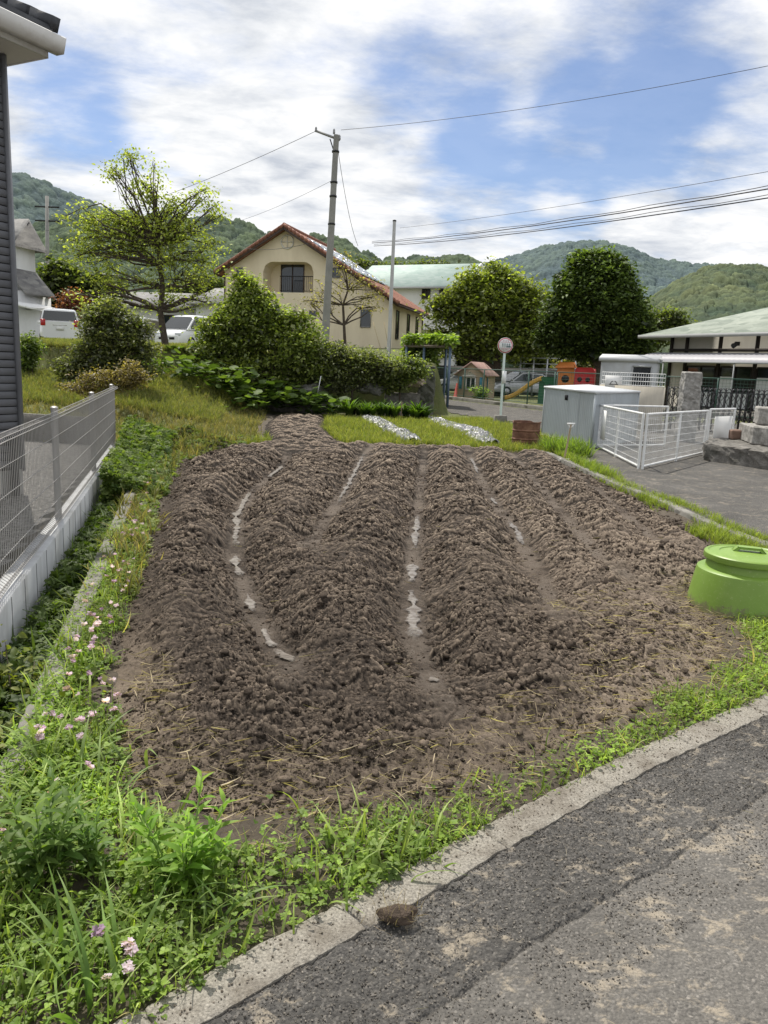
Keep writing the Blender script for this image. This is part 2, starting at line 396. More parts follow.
# ------------------------------------------------------------------ the ground sheet
def ground():
    u=np.concatenate([-np.geomspace(4000,14,46),np.arange(-13.9,8.5,.09),np.geomspace(8.6,4000,50)])
    vv=np.concatenate([-np.geomspace(300,1.3,12),np.arange(-1.2,16,.1),np.arange(16.1,60,.3),np.geomspace(61,4000,46)])
    X,Y=np.meshgrid(u,vv,indexing='ij'); Z=TH(X,Y)
    Z=np.where(Y>90,Z*sst(150,90,Y),Z)
    Z=Z+.012*fbm(X*4,Y*4,4,31)*(Y<14)*(X<3.0)
    V=np.stack([X,Y,Z],-1).reshape(-1,3); b=MB(); b.grid(V,len(u),len(vv))
    m,t,o=nt('earth_and_turf'); p=N(t,'ShaderNodeBsdfPrincipled'); t.links.new(p.outputs[0],o.inputs[0])
    tc=N(t,'ShaderNodeTexCoord').outputs['Object']
    g=ramp(t,[(.25,(.045,.062,.014)),(.5,(.10,.12,.03)),(.75,(.17,.16,.06))],noise(t,tc,2.2,9,.7)).outputs[0]
    e=ramp(t,[(.3,(.055,.043,.031)),(.7,(.13,.105,.077))],noise(t,tc,9,8,.7)).outputs[0]
    k=ramp(t,[(.44,0),(.6,1)],noise(t,tc,1.3,8,.7)).outputs[0]
    a=N(t,'ShaderNodeAttribute',attribute_name='bare').outputs['Fac']
    k2=mth(t,'ADD',mth(t,'MULTIPLY',k,.35),a,True)
    t.links.new(mixc(t,k2,g,e),p.inputs['Base Color']); p.inputs['Roughness'].default_value=.95
    t.links.new(bumpn(t,noise(t,tc,35,8,.75),.8,.03),p.inputs['Normal'])
    sd=sdpoly(X,Y,FIELD); bare=np.clip(sst(-.5,-.12,sd)+ (Y<14)*.75*sst(3.4,2.8,X),0,1).reshape(-1)
    o=npmesh('ground',np.concatenate(b.v),np.concatenate(b.f4),m,smooth=True,attr={'bare':bare}); tag(o,'weedy earth around the tilled plot','ground',kind='structure')
ground()

# ------------------------------------------------------------------ tilled soil
def soilz(x,y):
    sd=sdpoly(x,y,FIELD); mask=sst(0,.35,sd)
    wob=.09*vn(x*1.6,y*1.1,40)
    z=.07+.03*fbm(x*1.1,y*.8,3,42)
    wide=.14+.11*sst(9,4,y)*0+.02
    floor=[]
    for i,f in enumerate(FUR):
        d,run=seg_dist(x,y,f); L=sum(math.dist(a,b) for a,b in zip(f[:-1],f[1:]))
        fade=sst(0,.9,run)*sst(L,L-.9,run)*[1,.75,1,.8,.55,.5][i]
        floor.append((d,fade)); d=np.maximum(0,d+wob-.03)
        z=z-fade*(.155*np.exp(-(d/.20)**2))+fade*.035*np.exp(-((d-.42)/.2)**2)
    # clods: rounded cells of several sizes, ploughed up in lines
    wx=x+.05*vn(x*6,y*6,50)+.010*vn(x*23,y*23,52); wy=y+.05*vn(x*6+9,y*6,51)+.010*vn(x*23+5,y*23,53)
    rough=np.clip(.62+.75*fbm(x*1.3,y*1.3,3,60),.12,1.5)*(1+.3*sst(5,3.2,y))
    for sc,am,sd_,th in ((3.4,.030,1,.45),(8.,.026,2,.45),(17.,.014,3,.4),(36.,.008,4,.3),(70.,.004,6,.2)):
        d1,d2,idn=worley(wx*sc,wy*sc,sd_); d1=d1+.2*vn(wx*sc*3.1,wy*sc*3.1,sd_+60)
        z=z+am*(.35+.65*rough)*(np.sqrt(np.clip(1-(d1*1.25)**2,0,1))*sst(th,1,idn)-.12)
    z=z+.05*fbm(x*3.0,y*3.0,6,70,.52)+.014*np.abs(fbm(x*11,y*11,4,75,.6))*rough*.6+.005*np.abs(fbm(x*31,y*31,4,95,.65))*rough
    # drill marks across the ridges, as the tines leave them
    z=z+.012*np.sin((y*1.0+.35*x+.12*vn(x*2,y*2,81))*2*PI/.31)*sst(6,10,y)
    z=z+.02*(.5-rough)*0
    for d,fade in floor:
        d=d*(1+.45*vn(x*3.3,y*3.3,19)+.3*vn(x*11,y*11,20))
        k=np.exp(-(d/.075)**4)*.96*sst(0,.5,fade); z=z*(1-k)+(.07-.135*fade)*k
    near=sst(2.3,3.0,y)                 # raked flat and trampled along the near edge and the right corner
    flat=1-.5*(1-near)-.4*sst(1.2,2.2,x)*sst(6.2,4.4,y)
    z=z*flat
    return z*mask-.02*(1-mask),mask
def soil():
    ys=[2.25]
    while ys[-1]<23.6: ys.append(ys[-1]+.0085+.0017*max(0,ys[-1]-2.4)**1.12)
    ys=np.array(ys); u=np.linspace(-1,1,800)
    hw=1.55+.2*ys; cx=.18*np.ones_like(ys)-.02*(ys-2)
    X=(cx[:,None]+hw[:,None]*u[None,:]); Y=np.repeat(ys[:,None],800,1)
    Z,mask=soilz(X,Y); nu,nv=len(ys),800
    sd=sdpoly(X,Y,FIELD)+.10*fbm(X*2.3,Y*2.3,4,90)
    i=(np.arange(nu-1)[:,None]*nv+np.arange(nv-1)[None,:]); q=np.stack([i,i+1,i+nv+1,i+nv],-1)
    q=q[:,:,::-1]
    ok=(sd[:-1,:-1]>-.02)&(sd[1:,1:]>-.02); q=q[ok]
    # cavity and height
    loc=Z-(.10)
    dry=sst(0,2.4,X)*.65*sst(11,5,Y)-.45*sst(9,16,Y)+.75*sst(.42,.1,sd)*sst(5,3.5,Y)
    fd=np.full(X.shape,9.)
    for f in FUR: fd=np.minimum(fd,seg_dist(X,Y,f)[0])
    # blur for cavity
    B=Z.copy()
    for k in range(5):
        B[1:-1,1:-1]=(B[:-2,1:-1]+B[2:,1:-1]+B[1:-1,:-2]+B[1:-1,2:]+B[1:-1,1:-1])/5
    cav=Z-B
    m,t,o=nt('tilled_soil'); p=N(t,'ShaderNodeBsdfPrincipled'); t.links.new(p.outputs[0],o.inputs[0])
    tc=N(t,'ShaderNodeTexCoord').outputs['Object']
    a=N(t,'ShaderNodeAttribute',attribute_name='dry').outputs['Fac']; c=N(t,'ShaderNodeAttribute',attribute_name='cav').outputs['Fac']
    f=N(t,'ShaderNodeAttribute',attribute_name='fur').outputs['Fac']
    n=noise(t,tc,2.2,7,.65); n2=noise(t,tc,28,7,.75); n3=noise(t,tc,130,4,.7)
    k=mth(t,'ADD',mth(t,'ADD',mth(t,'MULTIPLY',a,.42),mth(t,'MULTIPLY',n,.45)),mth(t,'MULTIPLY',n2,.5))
    k=mth(t,'ADD',k,mth(t,'MULTIPLY',c,.55))  # crevices darkened like shade in the colour, crests lightened as dry soil
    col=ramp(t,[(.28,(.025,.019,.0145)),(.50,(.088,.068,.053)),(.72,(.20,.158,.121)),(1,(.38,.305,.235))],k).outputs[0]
    grit=ramp(t,[(.66,0),(.74,1)],n3).outputs[0]
    col=mixc(t,mth(t,'MULTIPLY',grit,.35),col,(.34,.3,.25))
    silt=ramp(t,[(.5,(.16,.13,.105)),(.7,(.25,.215,.18))],n2).outputs[0]
    col=mixc(t,mth(t,'MULTIPLY',f,ramp(t,[(.42,0),(.56,.9)],n).outputs[0]),col,silt)
    t.links.new(col,p.inputs['Base Color']); p.inputs['Roughness'].default_value=.93; p.inputs['Specular IOR Level'].default_value=.25
    b1=bumpn(t,noise(t,tc,45,10,.8),1.0,.03); b2=bumpn(t,noise(t,tc,170,6,.7),.7,.006,b1); t.links.new(b2,p.inputs['Normal'])
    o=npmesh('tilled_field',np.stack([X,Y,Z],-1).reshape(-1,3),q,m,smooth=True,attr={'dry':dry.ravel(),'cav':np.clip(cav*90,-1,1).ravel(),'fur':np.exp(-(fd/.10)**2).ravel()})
    tag(o,'freshly tilled dark brown soil with long furrows','field',kind='structure')
soil()
def clodT(seed,sub=2):
    import bmesh
    bm=bmesh.new(); bmesh.ops.create_icosphere(bm,subdivisions=sub,radius=1); V=np.array([v.co[:] for v in bm.verts]); f=np.array([[v.index for v in x.verts] for x in bm.faces]); bm.free()
    r=1+.38*fbm(V[:,0]*1.5+seed*7,V[:,1]*1.5+V[:,2]*1.9,3,seed)+.22*vn(V[:,0]*4+3,V[:,2]*4+V[:,1]*3,seed+3)+.18*np.sign(vn(V[:,0]*3+seed,V[:,1]*3-V[:,2]*2,seed+9))*abs(V[:,0])
    r=r*(1-.35*np.abs(fbm(V[:,0]*3.1+seed,V[:,1]*3.1+V[:,2]*2.3,3,seed+40))); V=V*r[:,None]*np.array([1,.75+.4*((seed*37)%10)/10,.62]); return V,f
CL=[clodT(s,2) for s in range(1,7)]; CLS=[clodT(s,1) for s in range(11,15)]
CLODM=attrmat('soil_clod',.95,1.,140,.012,.15,(.55,1.4),55)
def clods():
    s=Scat()
    for T,n,a,b in [(c,6500,.005,.025) for c in CL]+[(c,52000,.003,.0105) for c in CLS]:
        y=2.45+10.5*rng.random(n)**1.5; x=-3.2+6.6*rng.random(n); 
        sd=sdpoly(x,y,FIELD); keep=(sd>.22-.42*rng.random(n)**.6)&(rng.random(n)<np.clip(.6+.8*fbm(x*1.3,y*1.3,3,60),.15,1))&(np.abs(x/y)<.56)
        x,y=x[keep],y[keep]; z,_=soilz(x,y); z=np.maximum(z,TH(x,y)); fk=np.min([seg_dist(x,y,f)[0] for f in FUR],axis=0)>.075*(rng.random(len(x))>.22); x,y,z=x[fk],y[fk],z[fk]; sc=a+(b-a)*rng.random(len(x))**4.0; sc*=(.9+.05*y)
        # nothing large left lying in the raked near strip
        C=hues(len(x),(.048,.037,.029),(.24,.19,.148))*(.85+.35*sst(-.3,2.2,x)*sst(9,4,y))[:,None]
        s.put(T,np.stack([x,y,z+sc*.12],1),sc,randR(len(x),tmax=1.2),C)
    o=s.build('soil_clods',CLODM); tag(o,'loose clods and crumbs of dark soil over the tilled plot','soil clods',kind='stuff')
clods()

# pale silt and shallow water standing in the furrow bottoms
def silt():
    m,t,o=nt('wet_silt'); p=N(t,'ShaderNodeBsdfPrincipled'); t.links.new(p.outputs[0],o.inputs[0])
    tc=N(t,'ShaderNodeTexCoord').outputs['Object']; n=noise(t,tc,16,6,.6)
    t.links.new(ramp(t,[(.40,(.10,.08,.064)),(.6,(.24,.215,.185))],n).outputs[0],p.inputs['Base Color'])
    t.links.new(ramp(t,[(.35,.6),(.6,.3)],n).outputs[0],p.inputs['Roughness']); t.links.new(bumpn(t,noise(t,tc,40,4),.15,.006),p.inputs['Normal'])
    ea=N(t,'ShaderNodeAttribute',attribute_name='edge').outputs['Fac']; tr=N(t,'ShaderNodeBsdfTransparent'); mx=N(t,'ShaderNodeMixShader')
    al=ramp(t,[(.46,0),(.74,.92)],mth(t,'ADD',mth(t,'MULTIPLY',noise(t,tc,22,8,.75),1.1),mth(t,'SUBTRACT',.42,mth(t,'MULTIPLY',ea,.62)))).outputs[0]
    t.links.new(al,mx.inputs[0]); t.links.new(tr.outputs[0],mx.inputs[1]); t.links.new(p.outputs[0],mx.inputs[2]); t.links.new(mx.outputs[0],o.inputs[0])
    spans=[(0,462,476,.05),(0,485,548,.05),(0,549,572,.045),(0,586,606,.05),(0,620,640,.045),(0,640,666,.06),(1,452,508,.04),(2,516,548,.05),(2,558,578,.055),(2,582,634,.06),(2,676,688,.05),(3,457,474,.04),(3,520,545,.05),(3,495,505,.03)]
    for fi,ya,yb,wd in spans:
        f=FUR[fi]; L=[0]
        for p0,p1 in zip(f[:-1],f[1:]): L.append(L[-1]+math.dist(p0,p1))
        fy=[p[1] for p in furpx[fi]]; a=float(np.interp(ya,fy,L)); b=float(np.interp(yb,fy,L))
        n_=max(8,int((b-a)/.035)); s=np.linspace(a,b,n_)
        px=np.interp(s,L,[p_[0] for p_ in f]); py=np.interp(s,L,[p_[1] for p_ in f])
        px=px+.018*vn(s*2.2,s*0+fi,7); e=np.sin(np.clip((s-a)/(b-a),0,1)*PI)**.45
        ww=wd*e*(.6+.9*vn(s*5,s*0,fi+9)+.3*vn(s*14,s*0,fi+3)); ww=np.maximum(ww*1.35,.012*e)
        # each sheet lies level on the highest crumbs of its own short reach of floor
        zf,_=soilz(px,py); k=np.ones(5)/5; zl=np.convolve(np.pad(zf,2,'edge'),k,'valid')
        zl=zl+.010+.0010*py
        cols=9; U=np.linspace(-1,1,cols)
        P=np.stack([px[:,None]+U[None]*ww[:,None]*(1+.25*vn(s[:,None]*9,U[None]*2+fi,4)),np.repeat(py[:,None],cols,1),np.repeat(zl[:,None],cols,1)-.004*(U[None]**2)],-1)
        b_=MB(); b_.grid(P.reshape(-1,3),n_,cols); ed=np.maximum(np.abs(U)[None,:]**1.5+0*ww[:,None],1-e[:,None]**2)
        o_=npmesh('furrow_water',np.concatenate(b_.v),np.concatenate(b_.f4),m,smooth=True,attr={'edge':ed.ravel()}); tag(o_,'pale wet silt at the bottom of a furrow','water',kind='structure')
silt()

# ------------------------------------------------------------------ asphalt and concrete edging
def asphalt_mat(name,patches=True):
    m,t,o=nt(name); p=N(t,'ShaderNodeBsdfPrincipled'); t.links.new(p.outputs[0],o.inputs[0])
    tc=N(t,'ShaderNodeTexCoord').outputs['Object']
    a=N(t,'ShaderNodeAttribute',attribute_name='old').outputs['Fac']
    vo=N(t,'ShaderNodeTexVoronoi'); vo.inputs['Scale'].default_value=150; t.links.new(tc,vo.inputs['Vector'])
    st=ramp(t,[(.0,(.035,.034,.033)),(.55,(.065,.062,.058)),(.8,(.13,.122,.112)),(1,(.27,.25,.225))],vo.outputs['Color']).outputs[0]
    vo2=N(t,'ShaderNodeTexVoronoi'); vo2.inputs['Scale'].default_value=95; t.links.new(tc,vo2.inputs['Vector'])
    base=mixc(t,a,mixc(t,.3,st,(.10,.095,.088)),mixc(t,.4,st,(.20,.187,.168)))
    n=noise(t,tc,3.1,9,.72,.4); n2=noise(t,tc,11,8,.7)
    mp=N(t,'ShaderNodeMapping'); mp.inputs['Rotation'].default_value=(0,0,Rd(-40)); mp.inputs['Scale'].default_value=(1,1.6,1); t.links.new(tc,mp.inputs[0])
    n4=noise(t,mp.outputs[0],11,10,.72,.7)
    dust=ramp(t,[(.525,0),(.585,1)],mth(t,'ADD',mth(t,'MULTIPLY',n,.45),mth(t,'MULTIPLY',n4,.55))).outputs[0]
    base=mixc(t,1.0,base,ramp(t,[(.3,.75),(.7,1.3)],noise(t,tc,1.3,6,.6)).outputs[0],'MULTIPLY')
    base=mixc(t,mth(t,'MULTIPLY',dust,.7 if patches else .4),base,(.36,.31,.24))
    t.links.new(base,p.inputs['Base Color']); p.inputs['Roughness'].default_value=.88; p.inputs['Specular IOR Level'].default_value=.3
    h=mth(t,'ADD',mth(t,'MULTIPLY',vo2.outputs['Distance'],-1.2),noise(t,tc,60,6,.7))
    t.links.new(bumpn(t,h,.85,.006),p.inputs['Normal']); return m
ASPH=asphalt_mat('asphalt'); ASPH2=asphalt_mat('lot_asphalt',False)
def sheet(name,poly,z,mat_,step=.05,label='',cat='road',zf=None,edge=.02):
    P=np.array(poly); x=np.arange(P[:,0].min(),P[:,0].max()+step,step); y=np.arange(P[:,1].min(),P[:,1].max()+step,step)
    X,Y=np.meshgrid(x,y,indexing='ij'); sd=sdpoly(X,Y,poly)+edge*fbm(X*6,Y*6,4,5)
    Z=np.full(X.shape,z)+(zf(X,Y) if zf else 0)
    nu,nv=len(x),len(y); i=np.arange(nu-1)[:,None]*nv+np.arange(nv-1)[None,:]; q=np.stack([i,i+nv,i+nv+1,i+1],-1)
    ok=(sd[:-1,:-1]>0)&(sd[1:,1:]>0)&(sd[1:,:-1]>0)&(sd[:-1,1:]>0)
    old=seamside(X,Y).ravel()
    o=npmesh(name,np.stack([X,Y,Z],-1).reshape(-1,3),q[ok],mat_,smooth=True,attr={'old':old}); tag(o,label,cat,kind='structure'); return o
SEAM=[(-1.2,.45),(.46,1.87),(.69,2.04),(.95,2.23),(1.52,2.72),(6,6.55)]
def seamside(X,Y):
    sy=np.interp(X,[p[0] for p in SEAM],[p[1] for p in SEAM])+.012*vn(X*9,X*0+Y*0,3)+.006*vn(X*40,X*0+Y*0,4)
    return sst(.004,-.004,Y-sy)
# near lane: relief of chippings, a crack along the joint of the two layers
def nearz(X,Y):
    sy=np.interp(X,[p[0] for p in SEAM],[p[1] for p in SEAM])+.012*vn(X*9,X*0+Y*0,3)+.006*vn(X*40,X*0+Y*0,4)
    d=np.abs(Y-sy); rug=.7+.9*(Y>sy)
    cr=-.010*np.exp(-(d/.005)**2)*(vn(X*7,Y*7,44)>-.25)
    sy2=.60*X-.22+.04*vn(X*3,X*0,8)+.012*vn(X*20,X*0,6); cr2=-.008*np.exp(-(np.abs(Y-sy2-.85)/.005)**2)*(X>.6)
    return .0045*rug*fbm(X*24,Y*24,4,17,.65)+.003*fbm(X*2,Y*2,3,3)+cr+cr2+.010*(Y>sy)*sst(.12,0,d)*.5
sheet('road',[(-.55,1.56),(-.3,1.76),(.05,2.06),(.49,2.45),(1.06,2.93),(1.97,3.61),(3.2,4.6),(3.2,1.0),(-.9,1.0)],.006,ASPH,.0065,'worn asphalt lane with a darker patched strip beside the concrete edging','road',nearz)
def farroad():
    b=MB(); b.add([(-60,-60,.003),(60,-60,.003),(60,-.2,.003),(3.2,-.2,.003),(3.2,1.0,.003),(-.9,1.0,.003),(-1.9,.25,.003),(-60,-46,.003)],None,[[0,7,6],[0,6,3],[3,6,5],[3,5,4],[0,3,1],[1,3,2]])
    b.add([(3.2,-.2,.003),(60,-.2,.003),(60,51,.003),(3.2,4.6,.003)],[[0,1,2,3]])
    o=npmesh('road',np.concatenate(b.v),[np.concatenate(b.f4),np.concatenate(b.f3)],ASPH,attr={'old':np.ones(12)}); tag(o,'asphalt lane running on behind the camera','road',kind='structure')
farroad()
def lotz(X,Y): return .004*fbm(X*1.5,Y*1.5,3,3)
sheet('asphalt_lot',[(3.25,24),(3.36,12.66),(3.44,10.74),(3.58,9.81),(3.62,7.95),(3.78,6.9),(4.3,5.3),(9,9.0),(30,24),(30,27.5)],.012,ASPH2,.06,'grey asphalt yard beyond the plot, weathered pale in streaks','yard',lotz)
sheet('street',[(-8,46.5),(1.9,28.6),(3.2,24.2),(30,21),(30,27),(8.2,28.3),(2.1,42.2),(-1,50)],.02,ASPH2,.25,'pale asphalt street running past the fence and the play yard','road')
def strip(line,w,h,mat_,name,label,cat,side=1,rough=.006,step=.02,kind=None,z0=-.15):
    P=np.array(line,float); L=np.concatenate([[0],np.cumsum(np.hypot(*np.diff(P,axis=0).T))]); s=np.arange(0,L[-1],step)
    x=np.interp(s,L,P[:,0]); y=np.interp(s,L,P[:,1]); tx=np.gradient(x); ty=np.gradient(y); l=np.hypot(tx,ty); nx,ny=-ty/l*side,tx/l*side
    prof=[(0,z0),(0,h*.8),(.08,h),(.35,h),(.65,h),(.92,h),(1,h*.8),(1,z0)]
    V=[]
    for k,(a,z) in enumerate(prof):
        jit=rough*fbm(s*11,s*0+k*3,5,k+3); jz=(rough*.7*fbm(s*16,s*0+k*5,5,k+13) if 0<k<7 else 0)
        jz=jz-(.012*np.exp(-(((s%.6)-.3)/.007)**2) if (name=='kerb_strip' and w<.13 and 0<k<7) else 0)
        V.append(np.stack([x+nx*(a*w+jit),y+ny*(a*w+jit),z+jz+0*s],1))
    V=np.stack(V,1); b=MB(); b.grid(V.reshape(-1,3),len(s),len(prof)); o=b.build(name,mat_,smooth=True); tag(o,label,cat,kind=kind); return o
CURBM=mat('curb_concrete',(.27,.25,.215),.95,.5,120,1.,160,.006,dirt=(.12,.10,.078),dscale=5)
strip(CURB[1:],.128,.016,CURBM,'kerb_strip','pale concrete edging strip between the grass and the asphalt lane','kerb',-1,.006,.01,'structure')
strip(RK,.11,.055,OLDC,'kerb_strip','narrow weathered kerb between the tilled plot and the asphalt yard','kerb',-1,.008,.03,'structure')
strip(KERBL,.11,.035,OLDC,'kerb_strip','mossy concrete lip of the drainage ditch along the plot','kerb',1,.01,.02,'structure',-.8)
# pavement edge under the play-yard fence
FA=(2.3,43.4); FB=(6.9,32.6); FC=(24,31.0)
strip([(-1,50.5),FA,FB,FC],.3,.16,OLDC,'kerb_strip','low concrete kerb under the play yard fence','kerb',-1,.01,.2,'structure')

# ------------------------------------------------------------------ wooded hills
HILLM=attrmat('woodland_canopy',.95,.8,.9,.6,.1,(.7,1.35),.35)
def hill(name,label,prof,d0,d1,z0,cell,ta,base,seed,haze,fold=.1):
    """prof: ridge outline as picture directions; the slope climbs from distance d0 to the ridge at d1 and drops behind it"""
    pts=[D(px,py,1.)for px,py in prof]; az=np.array([math.atan2(p[0],1) for p in pts]); sl=np.array([(p[2]-EYE)/math.hypot(p[0],1) for p in pts])
    A=np.linspace(az[0],az[-1],int((az[-1]-az[0])*F*1.5)); S=np.interp(A,az,sl)
    r=np.concatenate([np.linspace(0,1,210),np.linspace(1.01,1.5,30)])
    AA,R=np.meshgrid(A,r,indexing='ij'); SS=np.repeat(S[:,None],len(r),1)
    dist=d0+(d1-d0)*R; X=np.sin(AA)*dist; Y=np.cos(AA)*dist
    H1=EYE+SS*d1
    c=cell
    q=np.where(R<1,R**1.15,1-(R-1)*1.4)
    Z=z0+(H1-ta*.7-z0)*q*(1+fold*fbm(X/(d1*.16),Y/(d1*.16),3,seed)*np.clip(4*R*(1-R),0,1))
    d1_,d2_,idn=worley(X/c,Y/c,seed); e1,_,ide=worley(X/(c*.42)+3,Y/(c*.42),seed+3)
    big=vn(X/(c*6),Y/(c*6),seed+8)
    dome=np.sqrt(np.clip(1-(d1_*1.1)**2,0,1))
    Z=Z+ta*(dome*(.5+.7*idn))+ta*.28*np.sqrt(np.clip(1-(e1*1.15)**2,0,1))+.15*ta*vn(X/c*5,Y/c*5,seed+30)
    g=np.clip(.35+.5*(idn-.5)+.45*big,0,1)[...,None]; b0,b1=[np.array(k) for k in base]
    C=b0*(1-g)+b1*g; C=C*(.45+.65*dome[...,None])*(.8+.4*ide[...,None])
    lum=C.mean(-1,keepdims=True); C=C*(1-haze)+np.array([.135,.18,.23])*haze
    Z[:,0]=-10; Z[:,1]=np.minimum(Z[:,1],2)
    V=np.stack([X,Y,Z],-1).reshape(-1,3); b=MB(); b.grid(V,len(A),len(r))
    o=npmesh(name,V,np.concatenate(b.f4)[:,::-1],HILLM,cols=C.reshape(-1,3),smooth=False); tag(o,label,'hill',kind='structure'); return o
G1=((.025,.042,.014),(.115,.15,.045)); G2=((.02,.04,.016),(.10,.125,.04))
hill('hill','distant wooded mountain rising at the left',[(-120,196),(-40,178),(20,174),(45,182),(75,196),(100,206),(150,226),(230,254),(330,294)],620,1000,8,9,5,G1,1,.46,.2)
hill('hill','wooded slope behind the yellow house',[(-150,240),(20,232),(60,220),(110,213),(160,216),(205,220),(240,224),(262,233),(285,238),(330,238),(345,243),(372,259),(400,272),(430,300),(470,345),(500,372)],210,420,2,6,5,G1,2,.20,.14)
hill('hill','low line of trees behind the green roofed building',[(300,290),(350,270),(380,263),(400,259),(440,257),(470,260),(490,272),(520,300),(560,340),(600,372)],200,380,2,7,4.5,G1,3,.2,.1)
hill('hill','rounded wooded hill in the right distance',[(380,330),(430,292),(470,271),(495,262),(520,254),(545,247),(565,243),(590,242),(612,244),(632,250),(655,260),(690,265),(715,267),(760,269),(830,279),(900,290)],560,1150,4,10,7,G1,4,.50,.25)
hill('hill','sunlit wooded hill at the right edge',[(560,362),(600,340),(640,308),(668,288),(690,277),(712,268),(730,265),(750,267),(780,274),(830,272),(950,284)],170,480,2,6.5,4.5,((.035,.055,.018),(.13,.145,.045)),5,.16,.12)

# ================================================================== THINGS
def road_z(x,y): return .02
# ---------------- house at the left
def left_house():
    C=G(22,494,.08); d=np.array([.447,.894,0]); n=np.array([.894,-.447,0]); H=4.25
    T=thing('house','dark grey sided house corner with white eaves at the left edge','house',C)
    L=lambda a,b,z: np.array([-d[0]*a+n[0]*b,-d[1]*a+n[1]*b,z])     # a back along the wall, b outwards
    sid=mat('dark_siding',(.15,.155,.17),.55,.12,6,.15,50)
    gap=mat('siding_gap',(.012,.012,.014),.9,.1,5,0)
    b=MB(); P=[L(0,-.012,.25),L(6,-.012,.25),L(6,-6,.25),L(0,-6,.25)]; Q=[p+np.array([0,0,H-.25]) for p in P]
    b.add(P+Q,[[0,1,5,4],[1,2,6,5],[2,3,7,6],[3,0,4,7]]); b.build('wall_core',gap,T)
    b=MB(); hgt=.078; k=0; z=.3
    while z<H-.02:
        for (a0,b0,a1,b1) in ((0.02,0,6,0),(0,-.02,0,-6)):
            nn=(n if b0==0 else d)*.018
            A=L(a0,b0,z);B=L(a1,b1,z);up=np.array([0,0,hgt-.009])
            nn3=np.array([nn[0],nn[1],0]); b.add([A,B,B+up,A+up,A+nn3*1.0,B+nn3,B+nn3*.75+up,A+nn3*.75+up],[[4,5,6,7],[0,4,7,3],[1,2,6,5],[3,7,6,2],[0,1,5,4]])
        z+=hgt
    b.build('siding',sid,T)
    b=MB(); c_=L(0,0,0); b.beam(L(-.012,.012,.25),L(-.012,.012,H),.05,.05); b.build('corner_trim',sid,T)
    b=MB(); b.add([L(-.0,.03,-.1),L(6,.03,-.1),L(6,.03,.27),L(0,.03,.27),L(0,-6,-.1),L(0,-6,.27)],[[0,1,2,3],[4,0,3,5]]); b.build('foundation',CONC,T)
    whitef=mat('white_fascia',(.66,.655,.64),.5,.06,3,.05,30,dirt=(.42,.40,.37),dscale=3)
    o1=.36; o2=.22
    b=MB(); b.add([L(-o2,o1,H+.0),L(6,o1,H),L(6,-.1,H),L(-o2,-.1,H),L(-o2,-6,H),L(0.0,-6,H)],[[0,3,2,1],[3,4,5,2]][:1]); 
    b.quad(L(-o2,-.1,H+.0),L(-o2,-6,H+.0),L(.1,-6,H+.0),L(.1,-.1,H+.0)); b.build('soffit',mat('soffit',(.62,.60,.57),.7,.05,3,0),T)
    b=MB(); b.beam(L(-o2,o1+.012,H+.13),L(6,o1+.012,H+.13),.025,.27); b.beam(L(-o2-.012,o1,H+.13),L(-o2-.012,-6,H+.13),.025,.27); b.build('fascia',whitef,T)
    # box gutter with end cap
    prof=[(0,0),(.10,0),(.14,.13),(.13,.14),(.09,.025),(.01,.025)]
    b=MB(); A=[L(-o2-.10,o1+.026+x,H+.04+z) for x,z in prof]; B=[L(6,o1+.026+x,H+.04+z) for x,z in prof]; k=len(prof)
    b.add(A+B,[[i,(i+1)%k,k+(i+1)%k,k+i] for i in range(k)]); b.add([L(-o2-.10,o1+.026,H+.04),L(-o2-.10,o1+.126,H+.04),L(-o2-.10,o1+.166,H+.18),L(-o2-.10,o1+.026,H+.18)],[[0,1,2,3]]); b.build('gutter',whitef,T)
    tile=mat('dark_roof_tile',(.035,.038,.045),.45,.2,4,.2,40)
    b=MB()
    for r in range(9):
        a=o1+.06-r*.3; z=H+.27+r*.13
        b.add([L(-o2-.03,a,z),L(6,a,z),L(6,a-.34,z+.15),L(-o2-.03,a-.34,z+.15),L(-o2-.03,a,z-.05),L(6,a,z-.05)],[[0,3,2,1],[4,0,1,5]])
        b.beam(L(-o2-.05,a+.02,z+.02),L(-o2-.05,a-.33,z+.16),.09,.13)
    b.build('roof',tile,T)
    b=MB(); b.tube([L(.12,.07,-.05),L(.12,.07,.62)],.035,10); b.build('downpipe',BLACK,T,smooth=True)
    T.location=[float(a) for a in C]; return T,C,d,n,L
HT,HC,Hd,Hn,HL=left_house()
# air conditioner beside it
def ac():
    P=HC+HL(.95,.3,0); T=thing('air_conditioner','pale grey outdoor air conditioner unit behind the mesh fence at the dark grey house','air conditioner',(P[0],P[1],.11),math.atan2(Hd[1],Hd[0]))
    g=mat('ac_casing',(.55,.54,.5),.5,.05,3,0)
    b=MB(); b.box((0,0,.36),(.78,.28,.56)); b.build('casing',g,T,bevel=.012)
    b=MB(); b.lathe((0,0,0),[(.0,0),(.2,0),(.22,.02),(.2,.03)],20); V=np.concatenate(b.v); V=np.stack([V[:,0]-.12,-.141-V[:,2],V[:,1]+.37],1); bb=MB(); bb.add(V,np.concatenate(b.f4)); bb.build('fan_grille',BLACK,T)
    b=MB(); b.box((-.28,0,.04),(.08,.32,.08)); b.build('foot',OLDC,T); b=MB(); b.box((.28,0,.04),(.08,.32,.08)); b.build('foot',OLDC,T)
ac()
